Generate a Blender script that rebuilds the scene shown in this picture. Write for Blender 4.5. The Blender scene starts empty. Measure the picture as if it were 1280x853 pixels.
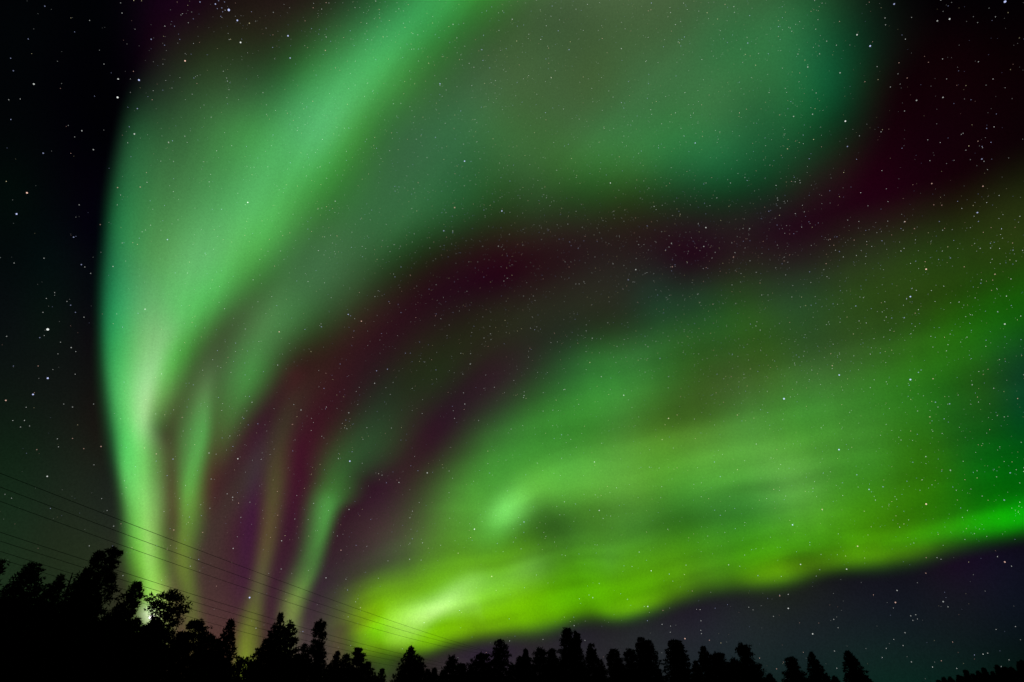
import bpy, math, random
import numpy as np
from mathutils import Vector, Matrix

scene = bpy.context.scene
R = math.radians
# ------------------------------------------------------------------ camera, world, moonlight, exposure
EYE = Vector((0.0, 0.0, 1.6))
PITCH = R(34.0)
cam_data = bpy.data.cameras.new("camera"); cam = bpy.data.objects.new("camera", cam_data)
scene.collection.objects.link(cam); scene.camera = cam
cam.location = EYE; cam.rotation_euler = (R(90.0) + PITCH, 0, 0)
cam_data.lens = 20.0; cam_data.sensor_width = 36.0
cam_data.clip_start = 0.1; cam_data.clip_end = 80000.0

F = 711.1                                        # star chart units per radian-tangent (20 mm lens over 1280 columns)
def ray(x, y):
    """a star-chart position -> direction in the world (the chart is centred on the camera's bearing, 34 degrees up)"""
    u, v = (x - 640.0) / F, (426.5 - y) / F
    return Vector((u, math.cos(PITCH) - math.sin(PITCH) * v, math.sin(PITCH) + math.cos(PITCH) * v)).normalized()
def chart(D):
    """directions (n,3) -> chart x, y and how squarely they face the chart centre"""
    c, s = math.cos(PITCH), math.sin(PITCH)
    w = D[:, 1] * c + D[:, 2] * s; v = -D[:, 1] * s + D[:, 2] * c
    ws = np.maximum(w, 1e-3)
    return 640.0 + F * D[:, 0] / ws, 426.5 - F * v / ws, w
MOON_DIR = ray(189.5, 771.5)

world = bpy.data.worlds.new("World"); scene.world = world; world.use_nodes = True
wn = world.node_tree; bg = wn.nodes["Background"]
st = wn.nodes.new("ShaderNodeTexSky"); st.sky_type = 'NISHITA'; st.sun_disc = False
st.sun_elevation = math.asin(MOON_DIR.z); st.sun_rotation = math.atan2(MOON_DIR.x, MOON_DIR.y)
wn.links.new(st.outputs[0], bg.inputs[0]); bg.inputs[1].default_value = 0.00002   # night: next to nothing is left of the sky's own light

sun = bpy.data.lights.new("moonlight", 'SUN'); sun.energy = 0.03; sun.angle = R(0.5); sun.color = (1.0, 0.95, 0.88)
sun_o = bpy.data.objects.new("moonlight", sun); scene.collection.objects.link(sun_o)
sun_o.rotation_euler = MOON_DIR.to_track_quat('Z', 'Y').to_euler()

scene.view_settings.view_transform = 'Standard'; scene.view_settings.look = 'None'
scene.view_settings.exposure = 0.0; scene.view_settings.gamma = 1.0
scene.render.engine = 'CYCLES'
try:
    scene.cycles.max_bounces = 6; scene.cycles.diffuse_bounces = 1; scene.cycles.transparent_max_bounces = 24
except Exception: pass

C = scene.collection
def link(o, parent=None):
    C.objects.link(o)
    if parent is not None: o.parent = parent
    return o
def tag(o, label=None, cat=None, group=None, kind=None):
    if label: o["label"] = label
    if cat: o["category"] = cat
    if group: o["group"] = group
    if kind: o["kind"] = kind
    return o
def empty(name, loc):
    o = bpy.data.objects.new(name, None); o.location = loc; return link(o)
def np_mesh(name, V, Fc, mat=None, smooth=False, colors=None):
    """V (n,3), Fc (m,k) with k = 3 or 4"""
    V = np.ascontiguousarray(V, np.float32); Fc = np.ascontiguousarray(Fc, np.int32); m, k = Fc.shape
    me = bpy.data.meshes.new(name)
    me.vertices.add(len(V)); me.vertices.foreach_set("co", V.ravel())
    me.loops.add(m * k); me.loops.foreach_set("vertex_index", Fc.ravel())
    me.polygons.add(m); me.polygons.foreach_set("loop_start", np.arange(0, m * k, k, dtype=np.int32))
    try: me.polygons.foreach_set("loop_total", np.full(m, k, dtype=np.int32))
    except Exception: pass
    if smooth: me.polygons.foreach_set("use_smooth", np.ones(m, dtype=bool))
    if colors is not None:
        a = me.color_attributes.new("glow", 'FLOAT_COLOR', 'POINT')
        a.data.foreach_set("color", np.concatenate([colors, np.ones((len(colors), 1))], 1).astype(np.float32).ravel())
    me.update(calc_edges=True); me.validate()
    if mat: me.materials.append(mat)
    return me
def mesh_obj(name, me, parent=None, loc=None):
    o = bpy.data.objects.new(name, me)
    if loc is not None: o.location = loc
    return link(o, parent)

# ------------------------------------------------------------------ materials
def new_mat(name):
    m = bpy.data.materials.new(name); m.use_nodes = True; nt = m.node_tree
    for n in list(nt.nodes): nt.nodes.remove(n)
    return m, nt, nt.nodes.new("ShaderNodeOutputMaterial")
def no_light_sampling(m):
    try: m.cycles.emission_sampling = 'NONE'
    except Exception: pass
def glow_mat(name, additive, grain):
    m, nt, out = new_mat(name); N = nt.nodes.new; Lk = nt.links.new
    at = N("ShaderNodeAttribute"); at.attribute_name = "glow"
    em = N("ShaderNodeEmission")
    # fine noise put into the glow's strength, standing in for camera grain
    tc = N("ShaderNodeTexCoord"); nz = N("ShaderNodeTexNoise"); nz.inputs["Scale"].default_value = 0.020
    nz.inputs["Detail"].default_value = 3.0; nz.inputs["Roughness"].default_value = 0.8
    Lk(tc.outputs["Object"], nz.inputs["Vector"])
    mr = N("ShaderNodeMapRange"); mr.inputs[1].default_value = 0.25; mr.inputs[2].default_value = 0.75
    mr.inputs[3].default_value = 1.0 - grain; mr.inputs[4].default_value = 1.0 + grain
    Lk(nz.outputs["Fac"], mr.inputs[0]); Lk(at.outputs["Color"], em.inputs["Color"]); Lk(mr.outputs[0], em.inputs["Strength"])
    if additive:
        tr = N("ShaderNodeBsdfTransparent"); ad = N("ShaderNodeAddShader")
        Lk(tr.outputs[0], ad.inputs[0]); Lk(em.outputs[0], ad.inputs[1]); Lk(ad.outputs[0], out.inputs[0])
    else: Lk(em.outputs[0], out.inputs[0])
    no_light_sampling(m); return m
def plain(name, c1, c2, scale, rough=0.9, detail=4.0, bump=0.0):
    m, nt, out = new_mat(name); N = nt.nodes.new; Lk = nt.links.new
    b = N("ShaderNodeBsdfPrincipled"); tc = N("ShaderNodeTexCoord"); nz = N("ShaderNodeTexNoise")
    nz.inputs["Scale"].default_value = scale; nz.inputs["Detail"].default_value = detail
    Lk(tc.outputs["Object"], nz.inputs["Vector"]); cr = N("ShaderNodeValToRGB")
    cr.color_ramp.elements[0].position = 0.35; cr.color_ramp.elements[1].position = 0.65
    cr.color_ramp.elements[0].color = (*c1, 1); cr.color_ramp.elements[1].color = (*c2, 1)
    Lk(nz.outputs["Fac"], cr.inputs[0]); Lk(cr.outputs[0], b.inputs["Base Color"]); b.inputs["Roughness"].default_value = rough
    if bump:
        bp = N("ShaderNodeBump"); bp.inputs["Strength"].default_value = bump; Lk(nz.outputs["Fac"], bp.inputs["Height"]); Lk(bp.outputs[0], b.inputs["Normal"])
    for k in ("Specular IOR Level",):
        if k in b.inputs: b.inputs[k].default_value = 0.2
    Lk(b.outputs[0], out.inputs[0]); return m
M_NEEDLE = plain("pine_needles", (0.012, 0.020, 0.008), (0.030, 0.042, 0.018), 1.3)
M_BARK = plain("bark", (0.030, 0.020, 0.014), (0.075, 0.045, 0.030), 6.0, bump=0.5)
M_DEAD = plain("dead_wood", (0.040, 0.036, 0.032), (0.080, 0.072, 0.064), 8.0, bump=0.4)
M_GROUND = plain("forest_floor", (0.018, 0.020, 0.012), (0.050, 0.048, 0.034), 0.35, detail=8.0, bump=0.4)
M_POLE = plain("tarred_wood", (0.03, 0.024, 0.018), (0.06, 0.048, 0.036), 5.0, bump=0.3)
M_WIRE = plain("weathered_aluminium", (0.035, 0.035, 0.035), (0.060, 0.060, 0.060), 3.0, rough=0.7)
M_STEEL = plain("galvanised_steel", (0.12, 0.12, 0.12), (0.2, 0.2, 0.2), 9.0, rough=0.5)
M_GLASS = plain("brown_porcelain", (0.06, 0.025, 0.015), (0.09, 0.035, 0.02), 4.0, rough=0.25)
def light_mat(name, col, strength):
    m, nt, out = new_mat(name); em = nt.nodes.new("ShaderNodeEmission")
    em.inputs["Color"].default_value = (*col, 1); em.inputs["Strength"].default_value = strength
    nt.links.new(em.outputs[0], out.inputs[0]); no_light_sampling(m); return m

# ------------------------------------------------------------------ the light of the night sky, on the star chart
# (ridges of light along curtains and rays, soft patches, sharp lower borders; colours as display values, summed as light)
def lin(c):
    c = np.asarray(c, float) / 255.0
    return np.where(c <= 0.04045, c / 12.92, ((c + 0.055) / 1.055) ** 2.4)
def spline(pts, n=14):
    P = np.array(pts, float); out = []
    for i in range(len(P) - 1):
        a = P[max(i - 1, 0)]; b = P[i]; c = P[i + 1]; d = P[min(i + 2, len(P) - 1)]
        for t in np.linspace(0, 1, n, endpoint=False):
            out.append(0.5 * (2 * b + (c - a) * t + (2 * a - 5 * b + 4 * c - d) * t * t + (3 * b - a - 3 * c + d) * t ** 3))
    out.append(P[-1]); return np.array(out)
def ridge(X, Y, pts, pl=2.0, pr=2.0):
    """pts rows: x, y, width to the left of travel, width to the right, r, g, b.  Light falls off across the curtain, differently on its two sides."""
    S = spline(pts); S[:, 2:4] = np.maximum(S[:, 2:4], 2.0)
    C = lin(np.clip(S[:, 4:7], 0, 255))
    best = np.full(X.shape, 1e12); D = np.zeros(X.shape); K = np.zeros(X.shape)
    for i in range(len(S) - 1):
        x0, y0 = S[i, :2]; dx, dy = S[i + 1, :2] - S[i, :2]; L2 = dx * dx + dy * dy + 1e-9
        t0 = ((X - x0) * dx + (Y - y0) * dy) / L2; t = np.clip(t0, 0, 1)
        d2 = (X - x0 - t * dx) ** 2 + (Y - y0 - t * dy) ** 2
        m = d2 < best
        best = np.where(m, d2, best); K = np.where(m, i + t, K)
        D = np.where(m, ((X - x0) * dy - (Y - y0) * dx) / np.sqrt(L2) / np.sqrt(np.maximum(d2, 1e-6)), D)
    # in image axes (y down) positive D = left of the direction of travel
    k0 = np.clip(K.astype(int), 0, len(S) - 2); f = (K - k0)[..., None]
    W = S[k0, 2:4] * (1 - f) + S[k0 + 1, 2:4] * f
    col = C[k0] * (1 - f) + C[k0 + 1] * f
    d = np.sqrt(best); b = 0.5 + 0.5 * np.clip(D, -1, 1)          # beyond an end the two sides blend round the cap
    w = W[..., 0] * b + W[..., 1] * (1 - b); p = pl * b + pr * (1 - b)
    return col * np.exp(-(d / w) ** p)[..., None]
def blob(X, Y, x, y, sx, sy, ang, rgb, p=2.0):
    a = np.radians(ang); u = (X - x) * np.cos(a) + (Y - y) * np.sin(a); v = -(X - x) * np.sin(a) + (Y - y) * np.cos(a)
    return lin(rgb) * np.exp(-((u / sx) ** 2 + (v / sy) ** 2) ** (p / 2))[..., None]
def build(X, Y):
    L = {}
    for name, items in LAYERS.items():
        acc = np.zeros(X.shape + (3,))
        for it in items:
            if it[0] == 'r': acc = acc + ridge(X, Y, it[1], *(it[2:] if len(it) > 2 else ()))
            elif it[0] == 'b': acc = acc + blob(X, Y, *it[1:])
            elif it[0] == 'c': acc = acc + lin(it[1])
            elif it[0] == 'dim': # a darker lane within this layer
                acc = acc * (1 - it[2] * ridge(X, Y, [q + (255,255,255) for q in it[1]])[..., :1])
            elif it[0] == 'dimb':
                acc = acc * (1 - it[1] * blob(X, Y, *it[2:], (255,255,255))[..., :1])
            elif it[0] == 'edge':  # sharp lower border: points list, width above/below
                S = spline(it[1]); ye = np.interp(X, S[:, 0], S[:, 1]); w = np.interp(X, S[:, 0], S[:, 2])
                acc = acc / (1 + np.exp(np.clip((Y - ye) / w, -40, 40)))[..., None]
            elif it[0] == 'edgex':
                S = spline(it[1]); S = S[np.argsort(S[:, 0])]; xe = np.interp(Y, S[:, 0], S[:, 1]); w = np.interp(Y, S[:, 0], S[:, 2])
                acc = acc / (1 + np.exp(np.clip((xe - X) / w, -40, 40)))[..., None]
        L[name] = acc
    return L
ARC_EDGE = [(-260, 215), (0, 190), (90, 168), (150, 155), (210, 142), (284, 132), (360, 128), (430, 128), (500, 134), (570, 145), (640, 152), (700, 163), (760, 178), (900, 195)]
BAND_EDGE = [(-200, 990), (380, 855), (430, 845), (480, 824), (530, 812), (570, 806), (620, 795), (680, 780), (730, 772), (775, 771), (800, 764), (860, 746), (930, 731), (1000, 719), (1060, 711), (1130, 700), (1200, 687), (1280, 675), (1400, 650), (1560, 610)]
def sides(X, Y):
    """how far a point belongs to the dark sky outside the curtain, the strip under the band, or the aurora itself"""
    a, b = np.array(ARC_EDGE, float), np.array(BAND_EDGE, float)
    o = 1 / (1 + np.exp(np.clip((X - np.interp(Y, a[:, 0], a[:, 1])) / 4.0, -40, 40)))
    u = (1 - o) / (1 + np.exp(np.clip((np.interp(X, b[:, 0], b[:, 1]) - Y) / 5.0, -40, 40)))
    return np.stack([o, u, 1 - o - u], -1)
def correct(X, Y, L, stages=((95., 95., 2.0), (40., 48., 1.3)), e=0.004):
    """small smooth adjustments of the layers' sum towards colours noted on the chart"""
    s = np.array(SAMPLES, float); px, py, S = s[:, 0], s[:, 1], lin(s[:, 2:5]); ms, mp = sides(px, py), sides(X, Y)
    M = sum(build(px, py).values()); R = np.clip(np.log((S + e) / (M + e)), -1.8, 1.4); Q = np.zeros(X.shape + (3,))
    for sx, sy, reg in stages:
        G = np.exp(-((px[:, None] - px) / sx) ** 2 - ((py[:, None] - py) / sy) ** 2) * (ms @ ms.T)
        w = np.linalg.solve(G + reg * np.eye(len(s)), R); R = R - G @ w
        for i in range(len(s)):
            Q += (np.exp(-((X - px[i]) / sx) ** 2 - ((Y - py[i]) / sy) ** 2) * (mp @ ms[i]))[..., None] * w[i]
    F = np.exp(np.clip(Q, -1.8, 1.4)); T = sum(L.values())
    goal = np.maximum((T + e) * F - e, 0.0); f = np.clip(goal / np.maximum(T, 1e-5), 0, 3)
    out = {k: v * f for k, v in L.items()}; out['sky'] = out['sky'] + (goal - f * T).clip(0, 0.03)
    return out
LAYERS = {
 'arc': [
  ('r', [(177.3, 789.9, 27.7, 25.1, 102.9, 183.7, 50.9), (185.8, 721.5, 28, 20.1, 108.3, 187.4, 41.1), (163.4, 638.9, 14.7, 32.5, 114.7, 213.1, 91.8), (161, 555.9, 16.7, 25.3, 85.1, 190.3, 87), (184.1, 483.6, 46.8, 32, 104.4, 188.6, 85), (240.8, 380.8, 77.6, 38.1, 29.9, 165, 34.7), (293, 283.3, 140, 67.2, 71.6, 139.9, 79.2), (371.8, 186.6, 77.8, 77.4, 58.4, 151.1, 53), (459.7, 95.1, 71.1, 61.7, 62.3, 144.4, 63.5), (546, 6.6, 67, 58, 29.8, 117.6, 40), (659.6, -100.3, 105.7, 55.1, 25.1, 154, 21.8), (800, -200, 100, 60.5, 41.7, 119.1, 58.1)], 2.2, 2.1),
  ('b', 233.9, 344.8, 69.3, 71.2, 24.4, (89, 32.2, 75.8)),
  ('b', 150.9, 412.2, 33.9, 150.9, 6.2, (0, 130.5, 74.3)),
  ('r', [(189.4, 759.2, 11.5, 15, 77.5, 150.7, 45.8), (185.6, 689.9, 7.7, 10.1, 92.6, 108.5, 71.8), (181, 583.7, 12.6, 25.4, 85.1, 139, 63.2), (177.9, 521.3, 14, 11.7, 120.2, 130.3, 111.3), (199.7, 426.5, 33.7, 18.7, 107.1, 81.6, 101.4), (244.5, 373, 80.4, 28.9, 41, 106.6, 58.8), (315.6, 288.6, 59.3, 41, 43.3, 133.5, 41.9), (394.4, 168.3, 51.5, 29.9, 54.7, 89.2, 86.8), (467, 77.3, 31.4, 28.3, 31.4, 97.1, 62.7), (548.9, -1.3, 37.4, 30.8, 30.2, 91.3, 56.6)]),
  ('b', 284.1, 138.2, 73.1, 71.7, 28.6, (48.5, 74.9, 48.6)),
  ('edgex', [(-260, 215, 18), (0, 187, 14), (90, 169.8, 9), (150, 156, 7), (210, 145.2, 5.5), (284, 134.2, 4.5), (360, 128.3, 4), (430, 129.2, 4), (500, 135.9, 5), (570, 143.2, 5), (640, 161.2, 6), (700, 162.2, 7), (760, 182.6, 9), (900, 194.8, 10)]),
 ],
 'band': [
  ('r', [(470, 777, 39.9, 45.6, 113.4, 155.1, 0), (525.4, 757.5, 39.7, 90.3, 126.4, 198.8, 0), (643.7, 736.1, 57.4, 100.9, 108, 178.7, 0), (758.9, 720.1, 46.2, 76.9, 82.1, 158.3, 0), (883.4, 688.4, 40.4, 50.9, 67.8, 133.9, 7), (1001.1, 659.3, 39.3, 34.2, 58.8, 141.1, 0), (1122.2, 642.3, 89.7, 83.7, 58, 123.4, 0), (1245, 617.5, 84.9, 52.6, 6.5, 100, 0), (1419.3, 581.5, 68, 62, 0, 88.7, 31.1)], 2, 3),
  ('r', [(430.6, 812.3, 11, 14, 0, 0, 0), (467, 789.3, 11, 15.4, 68.8, 155.8, 4.3), (492.7, 783.4, 19.2, 23.5, 114.2, 152.7, 71), (543, 765, 15.5, 8.6, 148.8, 152.4, 141.3), (587.6, 731.2, 13.4, 30.5, 95.9, 119.9, 84), (624.1, 727.5, 15, 19.4, 50.5, 83.5, 51.8), (667.5, 711.9, 17.3, 18.6, 48.4, 68.8, 55.8), (715.5, 705.8, 19.7, 20.2, 2.7, 14, 0.9), (760.1, 702.3, 23.3, 20.7, 9, 5.8, 28.1)]),
  ('b', 758, 497.8, 87.6, 52.1, -33.5, (47.1, 125.1, 43.5)),
  ('b', 472, 748, 30, 22, -35, (60, 110, 0)),
  ('dimb', 0.5, 428, 790, 16, 22, 0),
  ('b', 862.3, 595.8, 247.5, 57.2, -16.1, (83.6, 150.7, 46)),
  ('b', 617.7, 598.5, 116.1, 45.4, -46.3, (63.4, 142.7, 43.6)),
  ('r', [(584.9, 699.6, 23.8, 17.8, 9.8, 21.8, 0), (608, 670.4, 20.7, 21.3, 50.3, 109.2, 42), (632.7, 641.4, 18.4, 20.2, 108, 191.1, 94.2), (667.3, 609, 21.8, 27.7, 77.1, 139.1, 49.8), (720.3, 590.2, 30.6, 56.1, 72, 140.1, 50.4), (801.3, 561.3, 29.8, 41.5, 59.8, 100.8, 29.9), (897.8, 547.8, 27.6, 32, 41.2, 58.4, 23.3), (1000, 515.4, 53.1, 41, 9.8, 67.3, 25.5)]),
  ('b', 991.6, 611.2, 54, 46, 3.9, (65.7, 106.8, 51.2)),
  ('b', 1052.3, 554.1, 323.2, 70.6, -17.1, (0, 61.7, 22.6)),
  ('b', 1223.3, 412.8, 208.2, 47.1, -27.9, (10.9, 86.8, 0)),
  ('b', 1094, 375.9, 342.1, 63.5, -24.6, (38.7, 62.1, 16.1)),
  ('b', 898.5, 409.2, 140.7, 51.1, -18.5, (26.3, 69, 28.7)),
  ('b', 996.7, 476.7, 175.2, 39.3, -11, (50.1, 71.7, 30.1)),
  ('dimb', 0.5, 705, 652, 90, 30, -12),
  ('dimb', 0.3, 860, 650, 60, 22, -8),
  ('dimb', 0.2, 1040, 690, 20, 30, 30),
  ('b', 964.7, 722.4, 40, 21.1, -6.3, (72, 118, 0)),
  ('b', 1064.2, 700.5, 77.8, 16.7, -6.7, (60, 100, 0)),
  ('b', 799.2, 761.4, 41.9, 13.3, -11.5, (75.4, 118.6, 0)),
  ('r', [(1111, 681.6, 12.1, 9.7, 13.6, 69.5, 0), (1189.9, 665.6, 15.9, 10.5, 21.4, 114.3, 0), (1270.9, 648.9, 20.7, 14.6, 5.1, 154.4, 0), (1399.9, 619.7, 16.1, 11.9, 4.3, 124.6, 9.8)]),
  ('edge', [(-200, 990, 6), (380, 850, 6), (430, 834.9, 6), (480, 818.3, 5), (530, 811.2, 4), (570, 798.8, 4), (620, 789, 5), (680, 783.6, 5), (730, 767.4, 5), (775, 771.6, 4), (800, 765, 5), (860, 744.3, 6), (930, 733.7, 6), (1000, 722.6, 6), (1060, 708.6, 6), (1130, 699.2, 6), (1200, 684, 6), (1280, 674.9, 6), (1400, 650, 6), (1560, 610, 6)]),
 ],
 'ray_a': [
  ('r', [(252.3, 870, 11, 11, 61.3, 56.2, 31.6), (238.3, 760.7, 11.4, 11.7, 58.4, 86.6, 8), (228.8, 700.9, 12, 13.3, 79.2, 113.7, 12.2), (232.7, 650.5, 11.5, 16.3, 69.9, 134.8, 33.9), (236.3, 601, 13.5, 15.2, 61.2, 166.4, 61.4), (251.1, 545.5, 25.6, 10.8, 52.5, 146, 64.7), (256.8, 490, 18.7, 10.6, 52, 105, 50), (265.9, 439.9, 15, 12.3, 14, 34, 16), (272, 405, 12, 12, 0, 0, 0)]),
 ],
 'ray_b': [
  ('r', [(301.8, 870, 13.3, 13, 104, 135.5, 13.8), (310.9, 790.1, 12.1, 12.1, 78.3, 106.9, 0), (323.8, 730.4, 9.8, 9.6, 62.7, 85.7, 24.2), (335.3, 665.2, 11.3, 11.8, 65.2, 71.2, 12.4), (344.6, 595.1, 12.7, 13.9, 39.7, 61.7, 2.9), (357.3, 525.1, 13.6, 14, 11.3, 21, 0), (367.8, 470, 14.1, 14, 27.2, 5.8, 5.9)]),
 ],
 'ray_c': [
  ('r', [(340, 850, 9, 10, 79.9, 94.6, 40.1), (356.7, 800.8, 9.5, 12.2, 82.7, 98.2, 48.9), (368.5, 755.8, 14.1, 10.2, 97.9, 130.3, 40.3), (391, 703.1, 16, 9.7, 49.6, 114.1, 36.1), (408.2, 638.9, 17.4, 10.8, 60.2, 150.8, 57.5), (418.8, 609.9, 20.7, 20.5, 35.4, 111.3, 35.3), (434.7, 578.3, 29.6, 24.6, 17.4, 84.2, 31.4), (479.8, 538.1, 39.6, 35, 25.8, 63.2, 31.6), (554.8, 459.6, 49.7, 31.7, 20.6, 39.8, 11.6), (649.6, 399.1, 40.5, 42.2, 29.3, 39.5, 18.8), (761.5, 364.8, 50.4, 35.8, 30.2, 44.8, 28.5), (860.2, 371.4, 38, 36.3, 7.8, 32.5, 27.1)]),
 ],
 'sky': [
  ('c', (1, 1, 3)),
  ('b', 23.2, 761.4, 223.1, 211.7, -0.9, (28.3, 46.7, 25.7)),
  ('b', 24.8, 417.1, 135, 220.3, 2.2, (3.6, 9.4, 11.3)),
  ('r', [(239.8, 859.4, 87.5, 96, 85.1, 59.7, 43), (284, 697.9, 114.1, 93.2, 66.5, 28.8, 43.7), (354.4, 562.4, 156.2, 92.8, 62.3, 17.4, 36.4), (440.1, 441.3, 60.9, 69.8, 47, 22.3, 24.5), (562.3, 352.6, 51.1, 75.6, 36.7, 6.5, 19.5), (738.8, 296.8, 41.9, 65.5, 31.3, 0, 11.9), (932.8, 286.6, 38.2, 96.7, 31.7, 15.6, 24.6), (1090.5, 227.4, 68.3, 104.4, 31.1, 0.8, 13.9), (1229.5, 150.3, 123.5, 105.6, 15.4, 1.5, 2.4), (1500.1, 60, 113.9, 99.5, 0, 0, 0)]),
  ('b', 313.1, 647.2, 12.6, 99, 6.8, (0, 0, 28.1)),
  ('b', 330.1, 566.8, 19.4, 98.2, 32.6, (0, 40.4, 12)),
  ('r', [(378.7, 858.5, 59.4, 71.4, 68.1, 64.7, 56.6), (420.2, 738.5, 70.5, 39.3, 45.5, 17.3, 42.6), (489.6, 650.2, 55, 74, 59.8, 20.1, 42.6), (555.1, 538.9, 49.7, 75, 43.2, 12, 31.5), (643.1, 466.8, 44.3, 52.7, 38.8, 23.1, 34.3), (761.1, 429.2, 58.4, 52.1, 23.5, 14.6, 22.3)]),
  ('b', 209.3, 31.5, 45, 107.7, 3, (16.5, 0, 14.4)),
  ('b', 346, 18.1, 102.5, 64.4, -1.9, (34.9, 20.9, 20.2)),
  ('b', 621.6, 870.9, 291.8, 75.2, -13.1, (55.6, 47.5, 40.7)),
  ('b', 1151.9, 760.9, 325, 80.3, -12.4, (18, 15.5, 26.3)),
  ('b', 1143.2, 882.3, 249.2, 91.6, 10.9, (2.6, 33.6, 23.2)),
  ('b', 197.5, 764, 16.6, 32.4, 4.1, (142.9, 139.6, 82)),
  ('b', 189, 768, 11, 12, 0, (175, 165, 172)),  # the moon's halo, painted into the dome's glow colours
  ('r', [(415.1, 880, 12, 12, 42.6, 66.5, 23.8), (423.3, 799.7, 10, 11.6, 32.9, 6.6, 8.9), (434.4, 755, 10, 12.2, 17.6, 21.4, 17.4)]),
  ('b', 480, 826, 18, 22, 10, (36, 66, 0)),
 ],
 'veil': [
  ('b', 694.5, 124.3, 156.1, 119.9, 1.8, (65.6, 95, 49.9)),
  ('b', 544.8, 166.2, 130.3, 53.7, -46.5, (36.7, 71.2, 51.8)),
  ('b', 886, 97.6, 107.3, 89.7, -13.3, (47.2, 100.7, 57.6)),
  ('b', 991.8, 67.8, 65, 90.2, -1.9, (9.3, 92.3, 50.8)),
  ('b', 842.1, 188.3, 122.2, 47.7, -0.5, (10.2, 92.7, 44.1)),
  ('r', [(241.9, 617.5, 58.8, 22.2, 58.3, 11.4, 0), (293.5, 501, 47.3, 23.1, 45.6, 119.6, 46.4), (336.9, 408, 35.5, 36.1, 68.4, 126, 65.1), (415.5, 327.4, 49.3, 52.9, 60, 102.4, 58.9), (512.7, 258.5, 74.4, 46.2, 41.8, 91.5, 46.4), (620.1, 192.2, 58.9, 79.6, 8.3, 64.6, 27.3)]),
  ('b', 726.9, -60.6, 215, 79.4, 10.1, (78.7, 102.8, 68.4)),
 ],
}
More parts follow.
